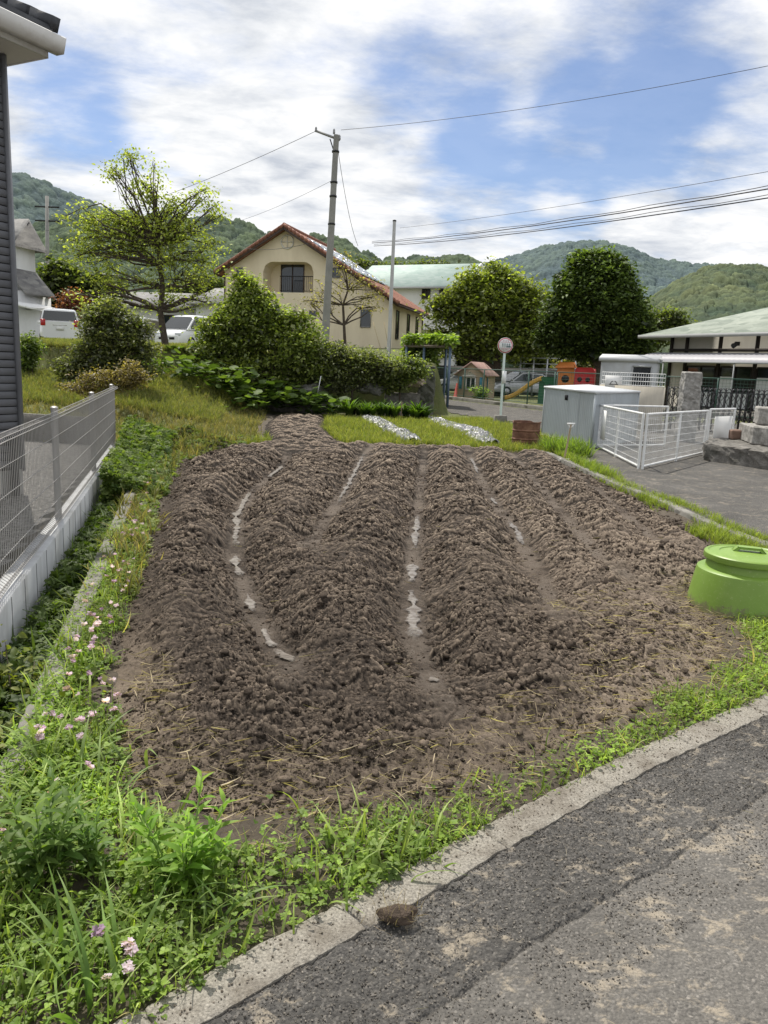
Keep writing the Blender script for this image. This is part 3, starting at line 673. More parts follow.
# yard of gravel inside the fence
def yard():
    m,t,o=nt('grey_gravel'); p=N(t,'ShaderNodeBsdfPrincipled'); t.links.new(p.outputs[0],o.inputs[0]); tc=N(t,'ShaderNodeTexCoord').outputs['Object']
    vo=N(t,'ShaderNodeTexVoronoi'); vo.inputs['Scale'].default_value=38; t.links.new(tc,vo.inputs['Vector'])
    t.links.new(ramp(t,[(0,(.06,.058,.055)),(.5,(.18,.172,.16)),(1,(.38,.36,.34))],vo.outputs['Color']).outputs[0],p.inputs['Base Color']); p.inputs['Roughness'].default_value=.9
    t.links.new(bumpn(t,mth(t,'MULTIPLY',vo.outputs['Distance'],-1),1.,.03),p.inputs['Normal'])
    w=[(x-.1,y) for x,y in WALLL]
    poly=[(-12,-1)]+w+[(-9,13.4),(-12,13.4)]
    sheet('gravel_yard',poly,.085,m,.12,'grey gravel yard of the house inside the mesh fence','yard',edge=0)
    b=MB(); b.beam((-4.75,12.78,.28),(-11.5,14.2,.28),.12,.5); 
    T=b.build('yard_wall',OLDC); tag(T,'low grey block wall closing the gravel yard at the far end','wall')
yard()
# ---------------- retaining wall and mesh fence on it
def wall_and_fence():
    P=np.array(WALLL); L=np.concatenate([[0],np.cumsum(np.hypot(*np.diff(P,axis=0).T))])
    def at(s,off=0,z=0):
        x=np.interp(s,L,P[:,0]); y=np.interp(s,L,P[:,1]); e=.05
        tx=np.interp(s+e,L,P[:,0])-np.interp(s-e,L,P[:,0]); ty=np.interp(s+e,L,P[:,1])-np.interp(s-e,L,P[:,1]); l=math.hypot(tx,ty)
        return np.array([x+ty/l*off,y-tx/l*off,z])
    T=thing('retaining_wall','pale concrete retaining wall with a ledge under the mesh fence','wall',(0,0,0))
    s=np.linspace(0,L[-1],90)
    def ext(prof,name,m):
        V=[[at(a,o,z) for o,z in prof] for a in s]; b=MB(); b.grid(np.array(V).reshape(-1,3),len(s),len(prof)); 
        for i in (0,len(s)-1):
            b.add(V[i],None,[[0,k,k+1] for k in range(1,len(prof)-1)])
        return b.build(name,m,T)
    panel=mat('pale_block',(.50,.51,.52),.85,.1,5,.25,70,.004,dirt=(.33,.33,.32),dscale=3,streak=1)
    ext([(-.09,-.3),(-.09,.10),(.035,.10),(.045,.09),(.045,-.33)],'coping_blocks',panel)
    ext([(.04,-.30),(.135,-.305),(.14,-.315),(.14,-.39),(.10,-.40)],'ledge',mat('ledge_concrete',(.52,.52,.5),.9,.12,7,.3,60,.005,dirt=(.22,.22,.19),dscale=5))
    ext([(.09,-.38),(.09,-1.2),(-.1,-1.2)],'lower_wall',OLDC)
    b=MB(); k=0
    for a in np.arange(.2,L[-1],.4):
        p=at(a,.0462,-.1); tt=at(a+.05,.0462,-.1)-p; b.box(p,(.006,.004,.38),rz=math.atan2(tt[1],tt[0]))
    b.build('joints',mat('joint_line',(.17,.17,.17),.95,.2,9,0),T)
    # fence
    Fc=thing('mesh_fence','grey coated wire mesh fence with posts on the retaining wall','fence',(0,0,0))
    Lp=[L[-1]-.08-3.05*i for i in range(5)]; 
    for a in Lp:
        b=MB(); p=at(a,-.045,0); b.tube([p+[0,0,.05],p+[0,0,1.07]],.03,12); b.build('post',FGREY,Fc,smooth=True)
        b=MB(); b.lathe(p+[0,0,1.065],[(.032,0),(.033,.02),(.02,.03),(0,.032)],12); b.build('post_cap',FGREY,Fc,smooth=True)
    b=MB(); off=0.0
    hz=[.14,.32,.50,.68,.86]
    for z in hz:
        b.tube([at(a,off+.004,z) for a in s],.0028,5)
    for z,o in ((.125,.0),(.16,.05),(.195,.0),(.985,0),(1.01,.052),(1.035,.045),(1.045,-.0)):
        b.tube([at(a,off+o,z+.02) for a in s],.0032,5)
    b.build('horizontal_wires',FGREY,Fc)
    V=[];q=[];n=0; w=.0021
    for a in np.arange(.03,L[-1]-.02,.05):
        for pts in [[(0,.14),(.05,.175),(0,.215),(0,1.0),(.052,1.03),(.045,1.055),(0,1.065)]]:
            for (o0,z0),(o1,z1) in zip(pts[:-1],pts[1:]):
                A=at(a,off+o0,z0);B=at(a,off+o1,z1)
                r=at(a+w,off+o0,z0)-at(a-w,off+o0,z0); r/=2; u=at(a,off+w,0)-at(a,off,0)
                for c_,pp in enumerate((A,B)): V+= [pp-r-u,pp+r-u,pp+r+u,pp-r+u]
                q+=[[n+i,n+(i+1)%4,n+4+(i+1)%4,n+4+i] for i in range(4)]; n+=8
    npmesh('vertical_wires',V,np.array(q),FGREY,Fc)
wall_and_fence()

# ---------------- compost bin
def muddy(m):
    t=m.node_tree; p=[n for n in t.nodes if n.type=='BSDF_PRINCIPLED'][0]; src=p.inputs['Base Color'].links[0].from_socket
    tc=N(t,'ShaderNodeTexCoord').outputs['Object']; sp_=N(t,'ShaderNodeSeparateXYZ'); t.links.new(tc,sp_.inputs[0])
    k=mth(t,'SUBTRACT',mth(t,'MULTIPLY',noise(t,tc,22,8,.75),1.5),mth(t,'MULTIPLY',sp_.outputs[2],5.0))
    f=ramp(t,[(.42,0),(.62,.8)],k).outputs[0]; t.links.new(mixc(t,f,src,(.16,.13,.09)),p.inputs['Base Color'])
    sc_=ramp(t,[(.60,0),(.66,.35)],noise(t,tc,60,3,.8)).outputs[0]; t.links.new(mixc(t,sc_,p.inputs['Base Color'].links[0].from_socket,(.40,.47,.22)),p.inputs['Base Color'])
def compost():
    c=G(742,606,0); T=thing('compost_bin','squat lime green plastic compost bin with a round handled lid','compost bin',(c[0],c[1],0))
    g=mat('green_plastic',(.19,.31,.05),.42,.07,3,.06,90,.002,dirt=(.26,.37,.09),dscale=2.5,spec=.45); muddy(g)
    b=MB(); b.lathe((0,0,0),[(.375,-.03),(.37,0),(.352,.10),(.327,.245),(.322,.262),(.30,.275),(.272,.278),(.268,.275)],56); b.build('body',g,T,smooth=True)
    for a in (math.pi*1.2,math.pi*.2,math.pi*1.72):
        b=MB(); R=.36; pts=[]
        for k in range(9):
            th=math.pi*k/8; aa=a+.17*math.cos(th)*1.0; z=.05+.10*math.sin(th); r=R-.0 +.012-.045*z/.1*.8; pts.append([r*math.cos(aa),r*math.sin(aa),z])
        b.tube(pts,.009,6); b.build('vent_arch',g,T,smooth=True)
    b=MB(); b.lathe((0,0,0),[(.273,.27),(.262,.325),(.267,.33),(.268,.333),(.287,.335),(.289,.345),(.287,.372),(.28,.379),(.262,.382),(.255,.376),(.19,.385),(.185,.378),(.12,.392),(.0,.394)],56); b.build('lid',g,T,smooth=True)
    b=MB(); prof=[(-.125,.375),(-.075,.425),(.075,.425),(.125,.375),(.098,.375),(.062,.408),(-.062,.408),(-.098,.375)]
    b.prism(prof,'y',-.028,.028); o=b.build('handle',g,T,bevel=.004); o.rotation_euler=(0,0,Rd(-18))
    b=MB(); b.tube([(.18,-.205,.325),(.21,-.215,.32),(.235,-.225,.295)],.003,5); b.build('grass_stalk',mat('straw',(.55,.48,.3),.8),T)
compost()
# ---------------- rusty drum, spade, sign
def drum():
    c=G(525,447,0); T=thing('steel_drum','rusty brown steel drum standing in the grass','drum',(c[0],c[1],0),.3)
    m,t,o=nt('rust'); p=N(t,'ShaderNodeBsdfPrincipled'); t.links.new(p.outputs[0],o.inputs[0]); tc=N(t,'ShaderNodeTexCoord').outputs['Object']
    t.links.new(ramp(t,[(.3,(.07,.034,.022)),(.5,(.17,.08,.05)),(.7,(.30,.17,.11))],noise(t,tc,5,8,.7)).outputs[0],p.inputs['Base Color']); p.inputs['Roughness'].default_value=.85
    t.links.new(bumpn(t,noise(t,tc,50,6),.4,.01),p.inputs['Normal'])
    R=.285; H=.53
    b=MB(); pr=[(R*.97,-.03)]
    for k in range(22):
        z=H*k/21; pr.append((R+(.012 if k in(7,14) else 0)-(.004 if k in (6,8,13,15) else 0),z))
    pr+=[(R+.01,H),(R+.01,H+.012),(R-.006,H+.012),(R-.012,H-.02),(R-.02,.05),(0,.05)]
    b.lathe((0,0,0),pr,36); ob=b.build('shell',m,T,smooth=True)
    me=ob.data
    for v in me.vertices:          # the rim is rusted away on one side
        if v.co.z>H-.03:
            a=math.atan2(v.co.y,v.co.x); v.co.z-=max(0,.03*math.sin(a*2+1)+.015*math.sin(5*a))
drum()
def spade():
    a=G(564,461,0); T=thing('spade','worn spade with a pale wooden shaft and white grip pushed into the soil','spade',a)
    tp=D(571,424,a[1]-.05)-a
    b=MB(); b.tube([(0,0,.02),tp*.5+[.005,0,0],tp],[.017,.016,.015],10); b.build('shaft',mat('worn_wood',(.42,.33,.22),.75,.2,20,.3,80),T,smooth=True)
    b=MB(); b.tube([tp+[-.07,0,.0],tp+[.07,.0,.005]],.017,10); b.beam(tp+[-.055,0,0],tp+[0,0,-.09],.016,.02); b.beam(tp+[.055,0,0],tp+[0,0,-.09],.016,.02); b.build('grip',WHITEP,T)
    b=MB(); b.prism([(-.09,.03),(.09,.03),(.08,-.1),(0,-.16),(-.08,-.1)],'y',-.003,.003); b.build('blade',mat('dull_blade',(.2,.19,.18),.5,.2,9,metal=.6),T)
    # pale stones round the foot
    for k,(dx,dy,s_) in enumerate(((-.09,-.12,.05),(.03,-.14,.06),(-.02,-.2,.035))):
        V,f=CL[k]; b=MB(); b.add(V*s_+np.array([a[0]+dx,a[1]+dy,.03]),None,f); o=b.build('stone',mat('pale_stone',(.5,.48,.44),.85,.15,8),None,smooth=True)
        tag(o,['small pale stone left of the spade foot','largest of the pale stones at the spade foot','smallest pale stone in front of the spade'][k],'stone','stones at the foot of the spade')
spade()
def sign():
    a=G(500,424,0); top=D(505.5,338,a[1])
    T=thing('bus_stop_sign','round white stop sign with a red rim on a white pole in a concrete foot','sign',a)
    v=top-a
    b=MB(); b.box((0,0,.13),(.40,.36,.26),taper=.86); b.build('concrete_foot',OLDC,T,bevel=.015)
    b=MB(); b.tube([(0,0,.2),v*1.0],.036,12); b.build('pole',mat('pale_green_paint',(.62,.72,.68),.45,.06,4,.05),T,smooth=True)
    R=.225; cz=v[2]-.215; cx=v[0]*.92; 
    def disc(name,r,y,m,n=40,par=T):
        b=MB(); an=np.arange(n)*2*PI/n; V=[[cx+r*math.cos(q),y,cz+r*math.sin(q)] for q in an]+[[cx+r*math.cos(q),y+.012,cz+r*math.sin(q)] for q in an]+[[cx,y,cz]]
        b.add(V,[[i,(i+1)%n,n+(i+1)%n,n+i] for i in range(n)],[[2*n,(i+1)%n,i] for i in range(n)]); return b.build(name,m,par)
    red=mat('sign_red',(.55,.06,.08),.45,.1,6,0); dk=mat('sign_teal',(.05,.13,.14),.5,.1,6,0); pk=mat('sign_pink_ink',(.42,.12,.16),.5,.1,6,0)
    pl=disc('sign_disc',R,-.052,WHITEP); disc('red_rim',R-.012,-.0545,red,par=pl); disc('sign_face',R-.036,-.057,WHITEP,par=pl)
    b=MB(); y=-.0585
    def bar(x0,z0,x1,z1): b.box((cx+(x0+x1)/2,y,cz+(z0+z1)/2),(abs(x1-x0),.002,abs(z1-z0)))
    bar(-.15,.085,.15,.095)
    for k in range(4): bar(-.085+k*.05,.115,-.055+k*.05,.121); bar(-.085+k*.05,.135,-.055+k*.05,.141); bar(-.073+k*.05,.11,-.067+k*.05,.15)
    b.build('upper_lettering',pk,pl); b=MB()
    for k in range(5): bar(-.105+k*.045,-.13,-.078+k*.045,-.124); bar(-.105+k*.045,-.11,-.078+k*.045,-.104); bar(-.094+k*.045,-.14,-.089+k*.045,-.1)
    bar(-.15,-.085,.15,-.075); b.build('lower_lettering',pk,pl)
    b=MB()
    for k in range(4):
        x=-.10+k*.066
        bar(x,.045,x+.05,.054); bar(x+.004,.012,x+.046,.02); bar(x,-.05,x+.05,-.041); bar(x+.02,-.05,x+.028,.06); bar(x+.004,-.02,x+.011,.045); bar(x+.04,-.03,x+.047,.045)
    bar(.03,-.055,.165,-.02)
    b.build('main_lettering',dk,pl)
    b=MB(); b.box((v[0]*.55+.03,-.05,v[2]*.55),(.12,.015,.36)); tb=b.build('timetable_board',WHITEP,T)
sign()
# ---------------- corrugated storage box
def shed():
    N_=G(590,447,0); N_=D(591,447,16.3); N_[2]=0; L_=D(542,434,19.3); L_[2]=0; R_=D(634,440,18.9); R_[2]=0; B_=L_+R_-N_
    T=thing('storage_shed','low pale blue grey corrugated steel storage box with a white lid','shed',N_)
    m=mat('pale_blue_steel',(.42,.46,.49),.45,.06,1.5,.05,30,metal=.15,dirt=(.33,.35,.36),dscale=1.2,streak=1)
    def z_at(p): return 1.2
    def side(A,B,name,h0,h1):
        A=A-N_;B=B-N_; d=B-A; Ln=np.linalg.norm(d); n=np.array([d[1],-d[0],0])/Ln
        if n[1]>0 and False: n=-n
        k=int(Ln/.025); s=np.linspace(0,1,k); V=[]
        for z in (0,1):
            for t_ in s:
                o=.012*(1 if (t_*Ln/.10)%1<.5 else -1)
                h=(h0*(1-t_)+h1*t_) if z else .04
                V.append(A+d*t_+n*o+np.array([0,0,h]))
        b=MB(); b.grid(V,2,k); return b.build(name,m,T)
    side(L_,N_,'left_panel',1.22,1.2); side(N_,R_,'right_panel',1.2,1.2); side(R_,B_,'rear_panel',1.2,1.27); side(B_,L_,'far_panel',1.27,1.22)
    c=(B_+N_)/2-N_; b=MB(); ex=lambda p,z: c+(p-N_-c)*1.04+np.array([0,0,z])
    V=[ex(L_,1.235),ex(N_,1.215),ex(R_,1.215),ex(B_,1.285)]; V+=[v-np.array([0,0,.045]) for v in V]
    b.add(V,[[0,1,2,3],[0,4,5,1],[1,5,6,2],[2,6,7,3],[3,7,4,0],[4,7,6,5]]); b.build('lid',mat('white_lid',(.66,.68,.70),.4,.05,2,0),T)
    b=MB()
    for p in (L_,N_,R_): b.beam(p-N_+[0,0,0],p-N_+[0,0,1.2],.045,.045)
    b.beam(L_-N_+[0,0,.03],np.array([0,0,.03]),.05,.06); b.beam(np.array([0,0,.03]),R_-N_+[0,0,.03],.05,.06); b.build('corner_trim',m,T)
    b=MB(); q=(L_-N_)*.5; nv=np.array([q[1],-q[0],0])/np.linalg.norm(q)*(-1 if q[1]*1>0 and -q[0]>0 else 1)*.03
    if nv[1]>0: nv=-nv
    b.box(q+nv*.7+[0,0,1.02],(.10,.05,.12)); b.build('hasp',BLACK,T)
shed()
# ---------------- white pipe enclosure (each panel is a thing)
def panel(name,label,cat,A,B,h0,h1,nmid,group=None,sheet_=None,lift=.06):
    A=np.array([A[0],A[1],0.]);B=np.array([B[0],B[1],0.]); T=thing(name,label,cat,A,group=group); d=B-A; Ln=np.linalg.norm(d); up=np.array([0,0,1.])
    pts=[i/(nmid+1) for i in range(nmid+2)]
    for t_ in pts:
        h=h0*(1-t_)+h1*t_; b=MB(); b.tube([d*t_+up*(0.0),d*t_+up*h],.022,10); b.build('post',WHITEP,T,smooth=True)
    b=MB(); b.tube([up*(h0-.01),d+up*(h1-.01)],.021,10); b.build('top_rail',WHITEP,T,smooth=True)
    b=MB(); b.tube([up*lift,d+up*lift],.02,10); b.build('bottom_rail',WHITEP,T,smooth=True)
    b=MB(); n=max(2,int(Ln/.055)); y=np.array([d[1],-d[0],0])/Ln*.012
    for i in range(1,n): t_=i/n; b.tube([d*t_+up*lift+y,d*t_+up*(h0*(1-t_)+h1*t_-.01)+y],.0028,4,False)
    for z in np.arange(.16,h0-.05,.12): b.tube([up*z+y,d+up*(z*h1/h0)+y],.0034,4,False)
    b.build('wire_infill',WHITEP,T)
    if sheet_:
        a,c,z0,z1=sheet_; b=MB(); y2=y*2
        P=[d*a+up*z0+y2,d*c+up*z0+y2,d*c+up*z1+y2,d*a+up*z1+y2]; b.add(P+[p+y*.3 for p in P],[[0,1,2,3],[4,7,6,5],[0,4,5,1],[1,5,6,2],[2,6,7,3],[3,7,4,0]]); b.build('notice_board',mat('white_board',(.8,.8,.78),.5,.03,3,0),T)
    return T
Q0=D(597,447,16.6);Q1=G(642,470,0);Q2=D(703,454,16.0);Q3=D(664,446,17.4)
gE='white pipe panels of the pen'
panel('pipe_fence_panel','white pipe panel with a narrow notice board, nearest the storage box','fence panel',Q0[:2]+(.0),Q1[:2]+np.array([-.05,.05]),.93,.95,1,gE,(.10,.22,.24,.84))
panel('pipe_fence_panel','white pipe panel facing the asphalt yard, right of the near corner post','fence panel',Q1[:2],Q2[:2],.95,.93,1,gE)
panel('pipe_fence_panel','white pipe panel at the back of the pen in front of the cream wall','fence panel',Q0[:2]+np.array([.05,.08]),Q3[:2],.93,.93,0,gE)
panel('pipe_gate','narrow white pipe gate with a white sheet, ajar beside the stone blocks','gate',Q2[:2]+np.array([.06,.02]),D(730,452,16.9)[:2],.96,.96,0,gE,(.16,.88,.12,.80))
# ---------------- stone blocks at the right edge
def rough_block(name,label,cat,poly,z0,z1,mt,seed,group=None,amp=.03,seg=.07):
    import bmesh
    bm=bmesh.new(); vs=[bm.verts.new((p[0],p[1],z0)) for p in poly]; f=bm.faces.new(vs)
    r=bmesh.ops.extrude_face_region(bm,geom=[f]); 
    for v in r['geom']:
        if isinstance(v,bmesh.types.BMVert): v.co.z=z1
    bmesh.ops.recalc_face_normals(bm,faces=bm.faces)
    bmesh.ops.bevel(bm,geom=list(bm.edges),offset=.025,segments=1,affect='EDGES')
    for it in range(5):
        e=[e for e in bm.edges if e.calc_length()>seg*1.6]
        if not e: break
        bmesh.ops.subdivide_edges(bm,edges=e,cuts=1,use_grid_fill=True)
    bmesh.ops.triangulate(bm,faces=bm.faces)
    for v in bm.verts:
        x,y,z=v.co; k=amp*(float(fbm(np.array([x*4+z*3.1]),np.array([y*4-z*2.7]),4,seed)[0])+.5*float(vn(np.array([x*14+z*9]),np.array([y*14+z*5]),seed+5)[0]))
        n=v.normal; v.co.x+=n.x*k; v.co.y+=n.y*k; v.co.z+=n.z*k*.6
    me=bpy.data.meshes.new(name); bm.to_mesh(me); bm.free(); me.materials.append(mt); o=bpy.data.objects.new(name,me); COL.objects.link(o); tag(o,label,cat,group); return o
ROCKM=mat('mossy_rock',(.17,.16,.145),.95,.45,5,.9,22,.03,dirt=(.045,.045,.035),dscale=4)
GRAN=mat('granite',(.30,.29,.27),.9,.35,14,.6,60,.01,dirt=(.12,.115,.10),dscale=5)
s0=G(703,461,0)[:2]; s1=G(790,474,0)[:2]
rough_block('stone_slab','broad dark weathered stone slab lowest at the right edge of the yard','stone slab',[s0,s1,s1+[1.2,2.2],s0+[.9,2.0]],-.03,.34,ROCKM,3,'stone steps at the right edge',.05)
u1=D(740,441,15.2)[:2]; u2=D(800,441,14.2)[:2]
rough_block('stone_block','grey granite block lying on the broad dark slab','stone block',[u1+[.12,-.2],u2+[0,-.2],u2+[.5,1.1],u1+[.45,1.1]],.345,.70,GRAN,5,'stone steps at the right edge',.02)
u1=D(757,423,15.4)[:2]; u2=D(810,423,14.6)[:2]
rough_block('stone_block','upper granite block stacked on the lower grey block','stone block',[u1,u2,u2+[.3,.8],u1+[.3,.8]],.705,1.05,GRAN,7,'stone steps at the right edge',.02)
u1=D(731,441,16.0)[:2]
rough_block('brick_block','small brown block standing on the dark slab beside the gate','block',[u1,u1+[.22,0],u1+[.24,.22],u1+[.02,.22]],.345,.55,mat('brown_block',(.20,.13,.10),.9,.2,10,.3),9,'stone steps at the right edge',.008,.05)
# granite gate post
gp=D(684,443,19.3)[:2]
rough_block('gate_post','tall rough granite gate post in front of the black gate','gate post',[gp+[-.21,-.18],gp+[.21,-.18],gp+[.21,.18],gp+[-.21,.18]],-.05,1.72,GRAN,12,None,.035,.06)
# ---------------- accordion gate
def accordion():
    A=D(664,430,22.6);B=D(790,428,24.5); A[2]=B[2]=0; T=thing('accordion_gate','black folding lattice gate on wheels behind the granite post','gate',A)
    d=B-A; L=np.linalg.norm(d); u=d/L; n=np.array([u[1],-u[0],0]); up=np.array([0,0,1.]); k=int(L/.22)
    b1=MB();b2=MB();b3=MB();b4=MB()
    for i in range(k+1):
        p=u*(i*.22); H=1.32
        b1.beam(p+up*.06,p+up*H,.028,.028)
        b1.beam(p+u*.11+n*.06+up*.10,p+u*.11+n*.06+up*(H-.12),.02,.02)
        if i<k:
            for z in (.18,.42,.66,.9):
                b2.beam(p+up*z+n*.02,p+u*.22+up*(z+.24)+n*.02,.022,.006); b2.beam(p+up*(z+.24)+n*.035,p+u*.22+up*z+n*.035,.022,.006)
            arc=[p+u*(.11-.11*math.cos(a))+up*(1.14+.16*math.sin(a)) for a in np.linspace(0,PI,9)]; b3.tube(arc,.014,5)
            b3.tube([q_-up*.1+n*.03 for q_ in arc],.010,5)
        if i%4==0: b4=MB(); b4.tube([p-n*.03+up*.04,p+n*.03+up*.04],.04,10); b4.build('wheel',RUBBER,T)
    b1.build('uprights',BLACK,T); b2.build('lattice',BLACK,T); b3.build('arches',mat('black_gloss',(.05,.05,.055),.22,.1,5,0,metal=.5),T)
accordion()

# ================================================================== GROUND VEGETATION (uncountable)
LG1=(.10,.20,.02); LG2=(.22,.33,.05); DG1=(.035,.075,.015); DG2=(.09,.16,.03)
def sample(n,x0,x1,y0,y1,fn,pw=1.):
    x=x0+(x1-x0)*rng.random(n); y=y0+(y1-y0)*rng.random(n)**pw; k=rng.random(n)<fn(x,y); return x[k],y[k]
def curb_y(x): return np.interp(x,[p[0] for p in CURB],[p[1] for p in CURB])
def soft(x,y): return np.clip(sdpoly(x,y,FIELD),-9,9)
def gz(x,y): return TH(x,y)
CLOVER=joint([xf(T_leaf(.95,.06,.12),rx=.25,rz=a) for a in (0,2.09,4.19)])
SPRIG=joint([xf(T_leaf(.6,.1,.25),rx=.6-.1*i,rz=i*2.4,s=.9-.08*i,loc=(0,0,.12*i)) for i in range(6)])
BLADES=[T_blade(w,b,5,1.6) for w,b in ((.055,.25),(.05,.5),(.045,.8),(.06,1.0))]
TUFT=joint([xf(T_blade(.05,b,4),rz=a,s=s_,loc=(.1*math.cos(a*3),.1*math.sin(a*3),0)) for a,b,s_ in ((0,.3,1),(1.1,.7,.8),(2.2,.5,.9),(3.4,.9,.7),(4.4,.6,1),(5.3,.2,.75))])
def onkerb(x,y):
    kx=linex(KERBL,y); return (x>kx-.17)&(x<kx+.03)&(y<11.3)
def verge():
    """low weeds between the plot, the edging and the ditch"""
    def dens(x,y):
        sd=-soft(x,y)+.12*fbm(x*2.5,y*2.5,3,77); k=sst(-.03-.06*(x<-.9),.10-.05*(x<-.9),sd)
        c=(y-curb_y(x)); k=k*sst(-.05,.06,c+.03*vn(x*9,y*9,2)+.02)      # creeping over the edging here and there
        kx=linex(KERBL,y); k=k*((x>kx+.0)|(vn(x*3,y*3,5)>-.45)*(x>kx-.16)|(y<2.9)*(x>kx-.3))
        k=k*(x<3.3)
        # trampled dry strip along the near edge of the soil
        dry=sst(.20,.02,sd)*np.clip(.62+.6*vn(x*4,y*4,71),0,.95)*sst(-1.1,-.6,x)*sst(.10,.30,c); patch=.8+.8*vn(x*2.1,y*2.1,66)
        return np.clip(k*(1-dry)*np.clip(patch,.3,1),0,1)
    s=Scat()
    def go(T,n,a,b,C1,C2,tmax,x0=-2.6,x1=3.1,y0=1.35,y1=7.,pw=1.,zoff=0,extra=None,tip=None,pw2=1.5):
        x,y=sample(n,x0,x1,y0,y1,lambda x,y: dens(x,y)*(extra(x,y) if extra else 1)*(np.abs(x/y)<.75),pw)
        sc=a+(b-a)*rng.random(len(x))**pw2; sc=sc*(.8+.4*vn(x*3,y*3,99)+.06*y)
        s.put(T,np.stack([x,y,gz(x,y)+zoff],1),sc,rotmats(rng.random(len(x))*2*PI,rng.random(len(x))*tmax,rng.random(len(x))*2*PI),hues(len(x),C1,C2)*(1+.45*fbm(x*1.7,y*1.7,3,88))[:,None]*np.array([1.12,1.1,.95]),tipc=tip)
    # clover carpet and small leafy weeds
    for zo in (.008,.02,.035,.05): go(CLOVER,34000,.005,.013,(.10,.18,.02),(.26,.37,.06),.6,zoff=zo)
    go(SPRIG,36000,.012,.030,(.10,.17,.025),(.26,.36,.08),.6,zoff=.0)
    go(TUFT,13000,.03,.09,(.10,.18,.03),(.26,.34,.09),.6,tip=(.6,1.2))
    for B in BLADES: go(B,8000,.05,.14,(.14,.21,.04),(.34,.42,.14),.7,tip=(.6,1.25))
    kerbside=lambda x,y: sst(.35,.05,y-curb_y(x))*sst(-.3,.3,x)
    for B in BLADES: go(B,4200,.04,.12,(.15,.22,.03),(.34,.42,.11),.9,extra=kerbside,tip=(.6,1.25))
    go(TUFT,9000,.03,.07,(.14,.21,.03),(.32,.40,.10),.8,extra=kerbside,tip=(.6,1.2))
    for B in BLADES[1:]: go(B,700,.06,.16,(.34,.29,.15),(.52,.46,.28),1.1)      # dead blades
    # lusher growth in the near left corner
    left=lambda x,y: sst(.6,-.5,x)*sst(4.6,2.4,y)
    go(SPRIG,12000,.022,.05,(.08,.14,.02),(.22,.32,.07),.8,extra=left,y1=4.5,x1=.8,zoff=.02)
    go(CLOVER,15000,.008,.018,(.08,.15,.02),(.24,.35,.07),.7,extra=left,y1=4.5,x1=.8,zoff=.08)
    for B in BLADES: go(B,2600,.08,.22,(.14,.22,.05),(.32,.40,.14),.5,extra=left,y1=5,x1=.6,tip=(.6,1.2))
    o=s.build('verge_weeds',GRASS); tag(o,'low clover, weeds and grass along the near and left edge of the plot','weeds',kind='stuff')
verge()
def rimgrass():
    """yellow green grass past the plot, along the right kerb and up the bank"""
    s=Scat()
    def put(T,x,y,a,b,C1,C2,tmax=.6,tip=None,zoff=0):
        sc=a+(b-a)*rng.random(len(x)); s.put(T,np.stack([x,y,gz(x,y)+zoff],1),sc,rotmats(rng.random(len(x))*2*PI,rng.random(len(x))*tmax,rng.random(len(x))*2*PI),hues(len(x),C1,C2,v=.3),tipc=tip)
    # strip between plot and right kerb, thinning on the yard side
    def d1(x,y):
        k=linex(RK,y); c=x-k; return sst(-.75,-.35,c)*sst(.38,.1,c)*(-soft(x,y)>-.1-.15*vn(x*4,y*4,3))*np.clip(.45+.9*vn(x*1.7,y*1.1,8),0,1)*((c<-.01)|(c>.13))
    x,y=sample(60000,2.2,4.4,4.6,15.2,d1); put(TUFT,x,y,.05,.14,(.15,.22,.03),(.33,.38,.08),tip=(.6,1.2))
    # the grass round the mulch, the drum and the storage box
    def d2(x,y):
        ok=(sst(-.1,.25,-soft(x,y))>0)&(x<np.interp(y,[14.5,16,18.5,24],[3.3,3.9,4.6,3.4])-.0)&(y<23.4+.4*x)
        return ok*np.clip(.75+.6*vn(x*.9,y*.9,12),0,1)
    x,y=sample(26000,-2.6,4.8,14.2,27,d2); put(TUFT,x,y,.10,.24,(.14,.2,.03),(.36,.36,.09),tip=(.55,1.15))
    x,y=sample(1500,2.6,4.0,13.8,16.8,lambda x,y:(soft(x,y)<0)*sst(.75,.2,np.hypot((x-3.5)/.8,(y-15.2)/1.3))); put(TUFT,x,y,.25,.5,(.12,.2,.03),(.25,.34,.07),.4,tip=(.5,1.2))
    x,y=sample(1500,3.2,4.2,11.8,14.6,lambda x,y:sst(.3,.1,np.abs(x-linex(RK,y)-.12))); put(TUFT,x,y,.1,.24,(.14,.22,.03),(.3,.36,.07),.4,tip=(.5,1.2))
    # bank at the left with dry brownish grass
    def d3(x,y):
        w=linex(WALLL,y); lim=np.where(y<12.8,w+.25,-30)
        edge=np.interp(y,[5,8,11.5,13.5,15,18.5,23],[-1.6,-2.4,-3.1,-2.8,-2.5,-3.1,-3.6])
        return (x>lim)*(x<edge+.12*vn(x*3,y*3,4))*((x>linex(KERBL,y)+.03)|(y>11.2)|(vn(x*2,y*2,3)>.1))*(y<30)*(x/y>-.62)*np.clip(.8+.7*vn(x*.8,y*.8,14),0,1)
    x,y=sample(60000,-17,-1.5,4.8,30,d3)
    put(TUFT,x,y,.09,.26,(.11,.14,.04),(.36,.29,.13),.7,tip=(.55,1.15))
    x,y=sample(70000,-9,-1.5,4.8,16,d3); put(SPRIG,x,y,.025,.07,(.09,.15,.03),(.26,.31,.09),.7)
    x,y=sample(60000,-17,-4,18,36,lambda x,y:(y>18)*(x<-4-.12*(y-18))*(x/y>-.62)); put(TUFT,x,y,.15,.3,(.12,.16,.04),(.30,.29,.1),.6,tip=(.6,1.15))
    o=s.build('rough_grass',GRASS); tag(o,'rough yellowish grass on the bank and round the far end of the plot','grass',kind='stuff')
rimgrass()
